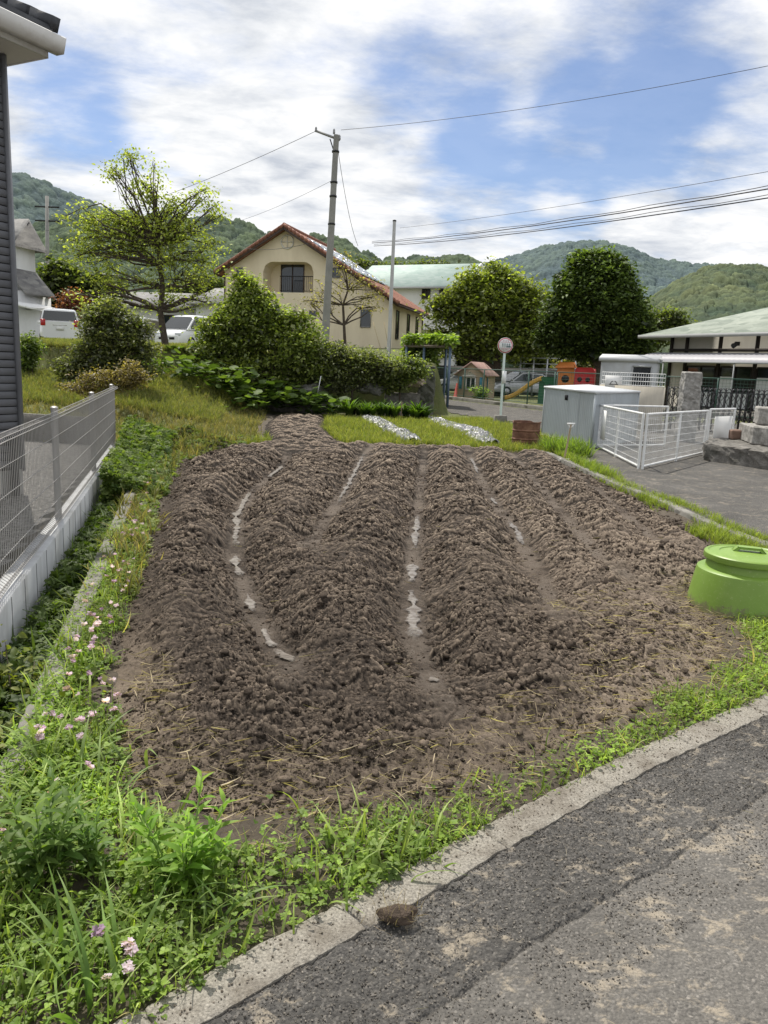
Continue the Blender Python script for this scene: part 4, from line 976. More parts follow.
def ditchplants():
    s=Scat()
    n=15000; y=3.0+9.2*rng.random(n)**1.2; wx=linex(WALLL,y)+.10; kx=linex(KERBL,y)-.14; x=wx+(kx-wx)*rng.random(n)
    z=-.72+.62*rng.random(n)**1.3
    s.put(SPRIG,np.stack([x,y,z],1),.03+.055*rng.random(n),randR(n,tmax=1.1),hues(n,(.035,.065,.015),(.11,.16,.035)))
    n=900; y=2.6+8*rng.random(n); wx=linex(WALLL,y)+.12; kx=linex(KERBL,y)-.15; x=wx+(kx-wx)*rng.random(n)
    for B in BLADES: s.put(B,np.stack([x,y,-.6+.2*rng.random(n)],1)[::2],(.25+.3*rng.random(n))[::2],rotmats(rng.random(n)*7,rng.random(n)*.6,rng.random(n)*7)[::2],hues(n,(.04,.075,.015),(.11,.16,.04))[::2],tipc=(.5,1.3))
    # weeds climbing against the far stretch of the wall
    n=13000; y=8.6+4.6*rng.random(n); wx=linex(WALLL,y)+.16; x=wx+.75*rng.random(n)**1.3; z=-.25+.55*rng.random(n)*(1-.6*(x-wx))+.25*sst(10.5,13,y)
    s.put(SPRIG,np.stack([x,y,z],1),.03+.055*rng.random(n),randR(n,tmax=1.1),hues(n,(.06,.11,.02),(.20,.26,.07)))
    o=s.build('ditch_weeds',GRASS); tag(o,'dark green weeds filling the ditch below the retaining wall','weeds',kind='stuff')
ditchplants()
def flowers():
    PET=joint([xf(T_leaf(.8,.05,.2),rx=.5,rz=a) for a in np.arange(5)*1.257])
    HEAD=joint([xf(PET,rx=.4*math.cos(i),ry=.5*math.sin(i*2),s=.5,loc=(.5*math.cos(i*1.3),.5*math.sin(i*1.3),.25*math.cos(i*2.1))) for i in range(9)])
    s=Scat(); st=Scat()
    pts=[]
    for (px,py,n,r) in ((55,712,7,.07),(70,722,6,.06),(125,700,5,.06),(110,690,4,.07),(70,735,4,.05),(75,770,3,.05),(30,822,2,.04),(95,655,12,.12),(105,620,18,.16),(115,580,24,.2),(125,530,34,.3),(140,500,30,.4),(150,475,20,.5),(45,818,2,.03),(120,950,3,.03),(245,0,0,0),(118,980,2,.03),(60,690,4,.1),(90,640,4,.12),(130,560,6,.2)):
        if n==0: continue
        c=G(px,py,.12)
        for k in range(n): pts.append((c[0]+rng.normal()*r,c[1]+rng.normal()*r*1.2,.10+.08*rng.random()))
    P=np.array(pts); P=P[P[:,0]>linex(KERBL,P[:,1])]; P=P[sdpoly(P[:,0],P[:,1],FIELD)<.06]; P[:,2]+=np.maximum(0,TH(P[:,0],P[:,1])); n=len(P)
    s.put(HEAD,P,.012+.010*rng.random(n),randR(n,tmax=.8),hues(n,(.46,.30,.45),(.80,.68,.76)))
    o=s.build('pink_flowers',leafmat('petal',.3,.5,.02)); 
    st.put(T_blade(.02,.1,3),P-np.array([0,0,.16]),np.full(n,.17),rotmats(rng.random(n),rng.random(n)*.1,rng.random(n)),hues(n,(.1,.17,.03),(.16,.24,.05)))
    npmesh('stems',np.concatenate(st.V),np.concatenate(st.f),GRASS,o,cols=np.concatenate(st.c))
    tag(o,'small pink flower heads scattered through the weeds at the left','flowers',kind='stuff')
flowers()
def straw():
    s=Scat(); T=T_blade(.02,.12,3); F2=T_blade(.06,.2,3)
    n=34000; x=-1.2+4.6*rng.random(n); y=2.2+3.6*rng.random(n); sd=soft(x,y)+.1*fbm(x*2,y*2,2,5); k=(np.abs(sd-.06)<.26)|((x>1.1)&(y<5.2)&(sd>-.3)&(rng.random(n)<.4)); k&=(y>curb_y(x)+.1)&(vn(x*2.3,y*2.3,31)>-.35-.3*rng.random(n))
    x,y=x[k],y[k]; z,_=soilz(x,y); z=np.maximum(z,TH(x,y))+.012; n=len(x)
    R=rotmats(rng.random(n)*7,Rd(82)+rng.random(n)*.2,rng.random(n)*7)
    h=n//2; Cs=hues(n,(.26,.20,.13),(.58,.49,.33)); sc=.02+.12*rng.random(n)**3; P3=np.stack([x,y,z+.004],1)
    s.put(T,P3[:h],sc[:h],R[:h],Cs[:h]); s.put(F2,P3[h:],sc[h:]*.7,R[h:],Cs[h:])
    n=700; x=-1.6+4.6*rng.random(n); y=3+6*rng.random(n); k=soft(x,y)>.1; x,y=x[k],y[k]; z,_=soilz(x,y); n=len(x)
    s.put(T,np.stack([x,y,z+.02],1),.03+.08*rng.random(n)**2,rotmats(rng.random(n)*7,Rd(78)+rng.random(n)*.3,rng.random(n)*7),hues(n,(.25,.2,.13),(.5,.43,.3)))
    # a few bits blown over the lane
    n=70; x=-.2+2.2*rng.random(n); y=curb_y(x)-.1-1.1*rng.random(n); k=y>1.4; x,y=x[k],y[k]; n=len(x)
    s.put(T,np.stack([x,y,np.full(n,.022)],1),.015+.035*rng.random(n),rotmats(rng.random(n)*7,np.full(n,Rd(88)),rng.random(n)*7),hues(n,(.35,.3,.2),(.5,.44,.32)))
    o=s.build('straw',GRASS); tag(o,'dry straw and dead stalks lying on the raked edge of the soil','straw',kind='stuff')
straw()
def grit():
    s=Scat(); n=26000; x=-.5+3.4*rng.random(n); y=curb_y(x)-.15-.75*rng.random(n)**1.3; k=(y>1.2)&(vn(x*4,y*4,3)>-.35); x,y=x[k],y[k]; n=len(x)
    s.put(CLS[1],np.stack([x,y,nearz(x,y)+.007],1),.0012+.0034*rng.random(n)**2.5,randR(n),hues(n,(.11,.10,.09),(.30,.275,.24),v=.3))
    n=1500; x=-.5+2.6*rng.random(n); y=curb_y(x)-.14*rng.random(n); s.put(CLS[2],np.stack([x,y,np.full(n,.017)],1),.0015+.004*rng.random(n)**2.5,randR(n),hues(n,(.16,.13,.10),(.34,.3,.25)))
    o=s.build('grit',CLODM); tag(o,'crumbs of soil and grit strewn over the lane and its edging','grit',kind='stuff')
grit()
# ---------------- single plants
def stalk(name,label,px,n,a,b,rxmin,C1,C2,T,mt=GRASS,grp=None,h=.0,spread=.06,cat='plant'):
    c=G(px[0],px[1],0); c[2]=float(TH(c[0],c[1])); s=Scat(); P=np.zeros((n,3)); P[:,0]=rng.normal(size=n)*spread; P[:,1]=rng.normal(size=n)*spread; P[:,2]=h*rng.random(n)
    s.put(T,P,a+(b-a)*rng.random(n),rotmats(rng.random(n)*2*PI,rxmin*rng.random(n),rng.random(n)*2*PI),hues(n,C1,C2),tipc=(.55,1.2))
    Th=thing(name,label,cat,c,group=grp); npmesh('leaves',np.concatenate(s.V),np.concatenate(s.f),mt,Th,cols=np.concatenate(s.c)); return Th
LONG=T_blade(.05,.75,8,1.5)
stalk('grass_clump','long bladed grass clump nearest the camera in the bottom left corner',(88,985),22,.16,.30,.6,(.12,.22,.04),(.24,.34,.10),LONG,spread=.07,cat='grass clump')
stalk('grass_clump','long pale grass clump below the leafy weed, beside the concrete edging',(215,930),12,.12,.24,.7,(.13,.22,.05),(.25,.35,.11),LONG,spread=.06,cat='grass clump')
stalk('grass_clump','tall grass clump half way up the left verge, in front of the pink flowers',(60,800),16,.14,.27,.8,(.13,.21,.05),(.25,.34,.12),LONG,spread=.09,cat='grass clump')
stalk('grass_clump','arching grass clump on the left verge close to the pink flower heads',(95,775),12,.14,.28,1.,(.16,.24,.07),(.28,.36,.14),LONG,spread=.07,cat='grass clump')
stalk('grass_clump','drooping grass clump beside the ditch lip at the left edge',(40,770),12,.18,.34,.9,(.13,.2,.05),(.25,.32,.12),LONG,spread=.06,cat='grass clump')
stalk('grass_clump','wide bladed tuft against the edging, right of the leafy weed',(410,850),12,.08,.16,.9,(.13,.22,.04),(.24,.34,.08),T_blade(.07,.6,6),spread=.05,cat='grass clump')
def leafy_weed(px,label,sc=1.,nst=7,C1=(.12,.24,.025),C2=(.28,.42,.07)):
    c=G(px[0],px[1],0); T=thing('leafy_weed',label,'plant',c); s=Scat(); b=MB(); LF=T_leaf(.30,.10,.28)
    for k in range(nst):
        a=rng.random()*2*PI; r=.07*sc*rng.random()+.01; h=(.13+.14*rng.random())*sc; lean=np.array([math.cos(a),math.sin(a),0])*r
        tp=lean*1.8+np.array([0,0,h]); b.tube([lean*.6,lean+[0,0,h*.5],tp],[.004,.003,.002],5)
        for j in range(14):
            q=.2+.8*j/13; p=lean*(.6+1.2*q)+np.array([0,0,h*q]); L=(.075-.035*q**3)*sc*(.8+.4*rng.random()); az=j*2.4+a
            tilt=(Rd(15)+Rd(55)*q)
            R=rotmats(np.array([0.]),np.array([0.]),np.array([0.]))[0]
            Rx=np.array([[1,0,0],[0,math.cos(tilt*.8),-math.sin(tilt*.8)],[0,math.sin(tilt*.8),math.cos(tilt*.8)]]); Rz=np.array([[math.cos(az),-math.sin(az),0],[math.sin(az),math.cos(az),0],[0,0,1]])
            C=np.array([hues(1,C1,C2)[0]*(.75+.45*q)]); s.put(LF,p[None],np.array([L]),(Rz@Rx)[None],C)
    b.build('stems',mat('green_stem',(.16,.26,.05),.6,.1,10),T); npmesh('leaves',np.concatenate(s.V),np.concatenate(s.f),GRASS,T,cols=np.concatenate(s.c)); return T
leafy_weed((185,890),'bright green upright leafy weed at the near left corner of the soil',1.15,11)
leafy_weed((45,880),'dull green broad leaved weed with drooping seed spikes at the left edge',1.25,9,(.08,.15,.03),(.18,.26,.07))
leafy_weed((95,870),'mid green leafy weed left of the bright upright one',.95,7,(.08,.16,.03),(.2,.3,.07))
def corner_shrub():
    c=np.array([-1.68,3.35,-.42]); T=thing('bramble','sprawling bramble with small yellowish leaves in front of the retaining wall','shrub',c); s=Scat(); b=MB()
    for k in range(26):
        a=rng.random()*2*PI; L=.35+.5*rng.random(); d=np.array([math.cos(a)*.55,math.sin(a)*.8,.95]); d/=np.linalg.norm(d); pts=[d*L*t_+np.array([0,0,-.18*t_*t_*L]) for t_ in np.linspace(0,1,7)]; b.tube(pts,[.005,.005,.004,.004,.003,.002,.002],5)
        n=46; t_=rng.random(n)**.7; P=np.array([d*L*q+np.array([0,0,-.18*q*q*L]) for q in t_])+rng.normal(size=(n,3))*.045
        s.put(T_leaf(.6,.12,.2),P,.03+.035*rng.random(n),randR(n,tmax=1.3),hues(n,(.09,.13,.02),(.28,.30,.07)))
    b.build('stems',BARK,T); npmesh('leaves',np.concatenate(s.V),np.concatenate(s.f),GRASS,T,cols=np.concatenate(s.c))
corner_shrub()
# clod of turf lying on the lane
def turfclod():
    c=G(396,925,0.0); T=thing('turf_clod','dark clod of earth with dry roots lying on the asphalt by the edging','clod',(c[0],c[1],.01)); V,f=CL[2]
    V=V*np.array([.062,.05,.042]); V=V*(1+.25*fbm(V[:,0]*60,V[:,1]*60+V[:,2]*40,3,4)[:,None]); b=MB(); b.add(V+[0,0,.028],None,f); o=b.build('earth_lump',mat('clod_soil',(.085,.062,.045),.95,.4,30,1.,120,.012),T,smooth=True)
    m_=o.modifiers.new('s','SUBSURF'); m_.levels=m_.render_levels=2
    s=Scat(); n=90; P=rng.normal(size=(n,3))*np.array([.035,.03,.012])+[0,0,.03]; s.put(T_blade(.03,.6,5),P,.02+.05*rng.random(n),randR(n,tmax=2.2),hues(n,(.2,.15,.09),(.42,.34,.22)))
    npmesh('dry_grass',np.concatenate(s.V),np.concatenate(s.f),GRASS,T,cols=np.concatenate(s.c))['kind']='stuff'
turfclod()

# ================================================================== BUILDINGS
def basis(A,ang):
    """u along the front (to the right), v into the building"""
    u=np.array([math.cos(ang),-math.sin(ang),0]); v=np.array([math.sin(ang),math.cos(ang),0]); return u,v
def win(T,u,v,x,z,w,h,depth=0.0,frame=None,lab=None,glass=GLASS,mull=1,name='window',proud=.03):
    """window on the plane through the thing's origin; x along u, z up"""
    o=u*x+v*(depth-proud)+np.array([0,0,z]); fr=frame or WHITEP
    b=MB(); t_=.06; up=np.array([0,0,1.])
    b.beam(o-u*(w/2),o+u*(w/2),t_,t_)  ; b.beam(o-u*(w/2)+up*h,o+u*(w/2)+up*h,t_,t_)
    for k in range(mull+2): a=-w/2+w*k/(mull+1); b.beam(o+u*a+up*.03,o+u*a+up*(h-.03),t_*.9,t_*.9)
    W=b.build(name,fr,T); 
    b=MB(); q=o+v*.015; b.quad(q-u*(w/2),q+u*(w/2),q+u*(w/2)+up*h,q-u*(w/2)+up*h); b.build('pane',glass,W); return W
CREAM=mat('cream_stucco',(.74,.65,.48),.92,.05,.7,.25,60,.006,dirt=(.62,.53,.38),dscale=.6,streak=1)
BRWN=mat('brown_trim',(.07,.045,.035),.6,.15,4,.05)
def tile_mat():
    m,t,o=nt('terracotta_tile'); p=N(t,'ShaderNodeBsdfPrincipled'); t.links.new(p.outputs[0],o.inputs[0]); tc=N(t,'ShaderNodeTexCoord').outputs['Object']
    t.links.new(ramp(t,[(.3,(.11,.05,.036)),(.5,(.25,.105,.07)),(.7,(.36,.19,.13))],noise(t,tc,4,8,.75)).outputs[0],p.inputs['Base Color']); p.inputs['Roughness'].default_value=.8
    t.links.new(bumpn(t,noise(t,tc,20,4),.4,.02),p.inputs['Normal']); return m
TERRA=tile_mat()
def yellow_house():
    ang=Rd(14); R0=D(392,337,50.0); z0=2.6; O=np.array([R0[0],50.0,z0]); u,v=basis(O,ang); up=np.array([0,0,1.])
    T=thing('house','large cream stucco gabled house with red tiled roof and a recessed balcony','house',O)
    def loc(px,py,dep=0.):          # picture direction -> coordinates on the gable plane
        d=ray(px,py); n=v; e=np.array([0,0,EYE]); t_=((O+v*dep-e)@n)/(d@n); p=e+d*t_-O; return p@u,p[2]
    xl,_=loc(225,300); xa,za=loc(287,229); _,zl=loc(225,268); _,zr=loc(392,290); Ls=9.2
    xr=0; zl2=za-(xa-xl)*.60; zr2=za-(xr-xa)*.60
    bx0,bz0=loc(263,292); bx1,bz1=loc(314,262); bx1=loc(313.5,270)[0]
    # gable wall with an arched opening, built from strips so the recess is real
    P=lambda x,z,d=0.: u*x+v*d+up*z
    roofz=lambda x: za-abs(x-xa)*.60-.05
    b=MB()
    def col(x0,x1,f0,f1,n=10):
        xs=np.linspace(x0,x1,n)
        for a,c in zip(xs[:-1],xs[1:]): b.quad(P(a,f0(a)),P(c,f0(c)),P(c,f1(c)),P(a,f1(a)))
    def arch(x): 
        k=min(x-bx0,bx1-x); r=.7; return bz1-(r-math.sqrt(max(0,r*r-(r-min(k,r))**2)))*.9
    col(xl,bx0,lambda x:-.6,roofz); col(bx1,xr,lambda x:-.6,roofz); col(bx0,bx1,lambda x:-.6,lambda x:bz0,3); col(bx0,bx1,arch,roofz,30)
    # side and rear walls
    b.quad(P(xr,-.6),P(xr,-.6,Ls),P(xr,zr2-.05,Ls),P(xr,zr2-.05)); b.quad(P(xl,-.6,Ls),P(xl,-.6),P(xl,zl2-.05),P(xl,zl2-.05,Ls))
    b.add([P(xr,-.6,Ls),P(xl,-.6,Ls),P(xl,zl2-.05,Ls),P(xa,za-.05,Ls),P(xr,zr2-.05,Ls)],None,[[0,1,2],[0,2,3],[0,3,4]])
    b.build('wall',CREAM,T)
    b=MB(); dd=1.35
    b.quad(P(bx0,bz0,dd),P(bx1,bz0,dd),P(bx1,bz1+.1,dd),P(bx0,bz1+.1,dd)); b.quad(P(bx0,bz0),P(bx1,bz0),P(bx1,bz0,dd),P(bx0,bz0,dd))
    b.quad(P(bx0,bz0),P(bx0,bz0,dd),P(bx0,bz1+.1,dd),P(bx0,bz1+.1)); b.quad(P(bx1,bz0,dd),P(bx1,bz0),P(bx1,bz1+.1),P(bx1,bz1+.1,dd))
    xs=np.linspace(bx0,bx1,30)
    for a,c in zip(xs[:-1],xs[1:]): b.quad(P(a,arch(a)),P(c,arch(c)),P(c,arch(c),dd),P(a,arch(a),dd))
    bal=b.build('balcony',CREAM,T)
    b=MB(); ra=loc(281,292)[0]; rh=bz0+1.02
    b.beam(P(ra-.1,rh,.06),P(bx1,rh,.06),.05,.05); b.beam(P(ra-.1,bz0+.1,.06),P(bx1,bz0+.1,.06),.04,.04)
    for x in np.arange(ra-.1,bx1,.13): b.beam(P(x,bz0+.1,.06),P(x,rh,.06),.02,.02)
    b.build('railing',BLACK,bal)
    dx0=loc(281.5,285,dd)[0]; dx1=loc(303.5,285,dd)[0]; win(T,u,v,(dx0+dx1)/2,bz0+.05,(dx1-dx0)*1.02,2.0,dd,frame=BRWN,name='balcony_door')
    # windows
    for (x0,y0,x1,y1) in ((237,268,243.3,275.5),(309.5,311,316,318),(332.5,268,340,277.5),(361,309.5,371,327)):
        a,_=loc(x0,y0); c,_=loc(x1,y0); _,t1=loc(x0,y0); _,t0=loc(x0,y1); win(T,u,v,(a+c)/2,t0,abs(c-a),t1-t0,0,frame=mat('grey_frame',(.22,.21,.2),.5,.1,3,0),mull=0)
    # side windows
    for k,dv in enumerate((1.2,4.4,7.2)):
        w_=win(T,v,-u,dv,.75,.75,1.75,0,frame=BRWN,mull=0)
    b=MB(); an=np.linspace(0,2*PI,17)[:-1]; vx,vz=loc(287.5,242)
    b.tube([P(vx+.42*math.cos(a),vz+.42*math.sin(a),-.02) for a in list(an)+[an[0]]],.05,6); 
    b.beam(P(vx-.4,vz,-.03),P(vx+.4,vz,-.03),.04,.04); b.beam(P(vx,vz-.4,-.03),P(vx,vz+.4,-.03),.04,.04); b.build('gable_vent',mat('vent_white',(.6,.58,.52),.6,.1,3,0),T)
    # roof: two slopes with rolled tiles, rake and eaves overhang
    ov=.55
    def slope(x1,z1,name):
        n=90; k=int((Ls+2*ov)/.075); V=[]; xe=x1+(ov if x1>xa else -ov)*.9; ze=za-abs(xe-xa)*.60
        for i in range(n+1):
            f=i/n; x=xa+(xe-xa)*f; z=za+(ze-za)*f+.10+.05*((i*.3)%1)*0+ .045*(1-((f*26)%1))
            for j in range(k+1):
                d=-ov+(Ls+2*ov)*j/k; V.append(P(x,z+.045*math.cos(d*2*PI/.3),d))
        b=MB(); b.grid(np.array(V),n+1,k+1)
        e=[P(xa,za-.02,-ov),P(xe,ze-.02,-ov),P(xe,ze-.02,Ls+ov),P(xa,za-.02,Ls+ov)]; b.add(e,[[0,1,2,3]])
        b.build(name,TERRA,T); return xe,ze
    xe1,ze1=slope(xr,zr2,'roof_slope'); xe0,ze0=slope(xl,zl2,'roof_slope')
    b=MB()
    for (x,z) in ((xe1,ze1),(xe0,ze0)):
        b.beam(P(xa,za+.0,-ov-.02),P(x,z+.0,-ov-.02),.06,.24)
        b.beam(P(x,z-.02,-ov),P(x,z-.02,Ls+ov),.10,.12)
    b.build('barge_board',BRWN,T)
    b=MB()
    for (x,z) in ((xe1,ze1),(xe0,ze0)):
        Lr=math.hypot(x-xa,z-za); k=int(Lr/.3)
        for i in range(k): f0=i/k; f1=(i+1.15)/k; b.tube([P(xa+(x-xa)*f0,za+(z-za)*f0+.17,-ov-.02),P(xa+(x-xa)*min(1,f1),za+(z-za)*min(1,f1)+.13,-ov-.02)],[.10,.12],8)
    for i in range(26): d=-ov+(Ls+2*ov)*i/26; b.tube([P(xa,za+.2,d),P(xa,za+.18,d+.42)],[.11,.13],8)
    b.build('ridge_tiles',TERRA,T)
    # solar panels on the long slope
    sm=mat('solar_panel',(.32,.36,.40),.12,.08,1,0,spec=1.0,metal=.5)
    sx0=xa+1.3; sx1=xa+(xe1-xa)*.62; nn=np.array([.6,0,1.]); V=[]
    b=MB()
    for i in range(4):
        for j in range(5):
            a=sx0+(sx1-sx0)*i/4; c=sx0+(sx1-sx0)*(i+.96)/4; d0=.2+1.55*j; d1=d0+1.5
            q=lambda x,d: P(x,za-(x-xa)*.60+.30,d)
            p=[q(a,d0),q(c,d0),q(c,d1),q(a,d1)]; b.add(p+[k-up*.06 for k in p],[[0,1,2,3],[0,4,5,1],[1,5,6,2],[2,6,7,3],[3,7,4,0]])
    b.build('solar_array',sm,T)
    b=MB(); b.tube([P(xl-.0,-.5,-.06),P(xl-.0,zl2-.3,-.06)],.045,8); b.build('downpipe',BRWN,T)
    b=MB(); b.tube([P(xr+.06,-.5,Ls-.2),P(xr+.06,zr2-.4,Ls-.2),P(xr+.4,zr2-.15,Ls-.2)],.045,8); b.build('downpipe',BRWN,T)
    return O,u,v,loc
YH=yellow_house()
def box_house(name,label,O,ang,W,Dp,H,wall,roof,rh,ridge='u',ov=.5,hip=0,trim=None,rb=None):
    u,v=basis(O,ang); up=np.array([0,0,1.]); T=thing(name,label,'house' if name=='house' else 'building',O); P=lambda x,d,z:u*x+v*d+up*z
    b=MB(); c=[P(0,0,-2),P(W,0,-2),P(W,Dp,-2),P(0,Dp,-2)]; tq=[P(0,0,H),P(W,0,H),P(W,Dp,H),P(0,Dp,H)]; b.add(c+tq,[[0,1,5,4],[1,2,6,5],[2,3,7,6],[3,0,4,7]])
    if ridge=='u' and not hip: b.add([P(0,0,H),P(0,Dp,H),P(0,Dp/2,H+rh*.97),P(W,0,H),P(W,Dp,H),P(W,Dp/2,H+rh*.97)],None,[[0,2,1],[3,4,5]])
    if ridge=='v' and not hip: b.add([P(0,0,H),P(W,0,H),P(W/2,0,H+rh*.97),P(0,Dp,H),P(W,Dp,H),P(W/2,Dp,H+rh*.97)],None,[[0,1,2],[3,5,4]])
    b.build('wall',wall,T)
    s=rh/((Dp if ridge=='u' else W)/2); e=ov*s; th=.14
    if ridge=='u':
        A=[P(-ov,-ov,H-e),P(W+ov,-ov,H-e),P(W+ov-hip,Dp/2,H+rh),P(-ov+hip,Dp/2,H+rh),P(W+ov,Dp+ov,H-e),P(-ov,Dp+ov,H-e)]
    else:
        A=[P(-ov,-ov,H-e),P(-ov,Dp+ov,H-e),P(W/2,Dp+ov-hip,H+rh),P(W/2,-ov+hip,H+rh),P(W+ov,Dp+ov,H-e),P(W+ov,-ov,H-e)]
    V=[a+up*th for a in A]+A; b=MB()
    b.add(V,[[0,1,2,3],[3,2,4,5],[6,9,8,7],[9,11,10,8],[0,6,7,1],[4,10,11,5]],[[0,3,5],[1,4,2],[6,11,9],[7,8,10]]); b.quad(V[0],V[5],V[11],V[6]); b.quad(V[1],V[7],V[10],V[4])
    r=b.build('roof',roof,T)
    return T,u,v,P
def shingle(name,c1,c2,sx=.6,rows=2.2):
    m,t,o=nt(name); p=N(t,'ShaderNodeBsdfPrincipled'); t.links.new(p.outputs[0],o.inputs[0]); tc=N(t,'ShaderNodeTexCoord').outputs['Object']
    mp=N(t,'ShaderNodeMapping'); t.links.new(tc,mp.inputs[0]); mp.inputs['Scale'].default_value=(1,1,3)
    n=noise(t,mp.outputs[0],.9,9,.75); vo=N(t,'ShaderNodeTexVoronoi'); vo.inputs['Scale'].default_value=1.8; t.links.new(mp.outputs[0],vo.inputs['Vector'])
    k=mth(t,'ADD',mth(t,'MULTIPLY',n,.7),mth(t,'MULTIPLY',vo.outputs['Color'],.3))
    t.links.new(ramp(t,[(.35,c1),(.65,c2)],k).outputs[0],p.inputs['Base Color']); p.inputs['Roughness'].default_value=.75
    t.links.new(bumpn(t,noise(t,mp.outputs[0],9,5),.3,.03),p.inputs['Normal']); return m
GREENR=shingle('pale_green_roof',(.27,.37,.335),(.38,.46,.425)); GREENR2=shingle('green_shingle',(.15,.185,.15),(.31,.345,.29))
WHW=mat('white_wall',(.72,.73,.74),.85,.04,.5,.15,30,dirt=(.58,.58,.57),dscale=.5,streak=1)
def white_building():
    O=D(352,400,72.0); B=D(450,400,68.0); O[2]=B[2]=1.0; d=B-O; W=np.linalg.norm(d); ang=-math.atan2(d[1],d[0])
    H=D(440,284,68)[2]-1.0; rh=D(470,266,72)[2]-1.0-H+.1
    T,u,v,P=box_house('school_building','white two storey building with a pale green pitched roof behind the cream house',O,ang,W,9.,H,WHW,GREENR,rh,ov=.6)
    up=np.array([0,0,1.])
    def loc(px,py):
        dd=ray(px,py); e=np.array([0,0,EYE]); t_=((O-e)@v)/(dd@v); p=e+dd*t_-O; return p@u,p[2]
    for (x0,y0,x1,y1) in ((422.5,288,430,299),(420,330,428,334.5),(434,330,442.5,334.5),(440,288,449,299),(420,350,428,360)):
        a,t1=loc(x0,y0); c,t0=loc(x1,y1); win(T,u,v,(a+c)/2,t0,c-a,t1-t0,0,frame=BRWN,mull=1,proud=.06)
    b=MB(); b.beam(P(-.6,-.64,H-.30),P(W+.6,-.64,H-.30),.12,.16); b.build('gutter',mat('grey_gutter',(.35,.36,.36),.5,.1,3,0),T)
    b=MB(); 
    for s_ in (1,-1): b.beam(P(W+.62,4.5,H+rh+.05),P(W+.62,4.5+s_*5.1,H-.32),.08,.25)
    b.build('barge_board',WHW,T)
white_building()
def nursery():
    A=D(648,400,37.0); B=D(768,400,31.2); A[2]=B[2]=0.0; d=B-A; Ln=np.linalg.norm(d); ang=-math.atan2(d[1],d[0]); W=15.
    O=A+ d/Ln*1.1; H=D(660,341,37)[2]+.42
    cr=mat('off_white_plaster',(.62,.59,.52),.9,.05,.7,.15,40,dirt=(.5,.47,.41),dscale=.7,streak=1)
    T,u,v,P=box_house('nursery_building','single storey cream and dark timber building with a green hipped roof at the right','__'[:0] or O,ang,W,8.5,H,cr,GREENR2,2.3,hip=4.6,ov=1.0) if False else box_house('nursery_building','single storey cream and dark timber building with a green hipped roof at the right',O,ang,W,8.5,H,cr,GREENR2,1.5,hip=5.2,ov=1.0)
    up=np.array([0,0,1.])
    tim=mat('dark_timber',(.035,.028,.024),.75,.25,5,.2)
    b=MB(); xs=[.06,.95]+[.95+1.82*k for k in range(1,8)]
    for x in xs: b.beam(P(x,-.035,-.1),P(x,-.035,H),.15,.09)
    b.beam(P(0,-.05,H-.86),P(W,-.05,H-.86),.1,.13); b.beam(P(0,-.05,H-.04),P(W,-.05,H-.04),.1,.16)
    for dv in (.06,3,6): b.beam(P(-.035,dv,-.1),P(-.035,dv,H),.09,.15)
    b.build('timber_frame',tim,T)
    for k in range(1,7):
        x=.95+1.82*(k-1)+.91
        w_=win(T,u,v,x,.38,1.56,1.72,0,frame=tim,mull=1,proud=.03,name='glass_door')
        b=MB(); q=P(x,-.045,.4); b.quad(q-u*.74,q+u*.72,q+u*.72+up*.62,q-u*.74+up*.62); b.quad(q-u*.74+up*.66,q-u*.1+up*.66,q-u*.1+up*1.3,q-u*.74+up*1.3); b.build('door_panels',mat('pale_panel',(.74,.76,.78),.3,.05,3,0),w_)  # upper pale sheet added to brighten glass that goes dark under the awning
    # awning
    b=MB(); aw=mat('awning_sheet',(.34,.335,.36),.5,.06,2,.05); x0,x1=-.3,7.4; n=60; V=[]
    for i in range(n+1):
        x=x0+(x1-x0)*i/n
        for q in range(9):
            f=q/8; V.append(P(x,-.12-1.5*math.sin(f*PI/2),H-.98-.42*(1-math.cos(f*PI/2))+.012*math.cos(i*PI)))
    b.grid(np.array(V),n+1,9); b.build('awning',aw,T)
    b=MB(); b.beam(P(x0,-1.62,H-1.42),P(x1,-1.62,H-1.42),.06,.06)
    for x in (x0+1.5,x0+5.2,x1-.1): b.tube([P(x,-1.6,0),P(x,-1.6,H-1.42)],.03,8)
    b.build('awning_frame',mat('grey_gutter',(.35,.36,.36),.5,.1,3,0),T)
    b=MB(); s_=1.5/4.25; b.beam(P(-1,-1.06,H-s_+.06),P(W+1,-1.06,H-s_+.06),.12,.14); b.beam(P(-1.06,-1,H-s_+.06),P(-1.06,9.5,H-s_+.06),.12,.14); b.build('gutter',mat('grey_gutter'  ,(.35,.36,.36)),T)
    b=MB(); b.box(P(3.65,-.1,H-.60),(.16,.16,.16)); b.tube([P(3.65,-.12,H-.62),P(3.65,-.32,H-.7)],[.07,.11],10); b.build('wall_lamp',mat('lamp_housing',(.06,.06,.06)),T)
    b=MB(); b.beam(P(-.3,-.35,.14),P(10,-.35,.14),.9,.28); b.build('veranda',OLDC,T)
nursery()
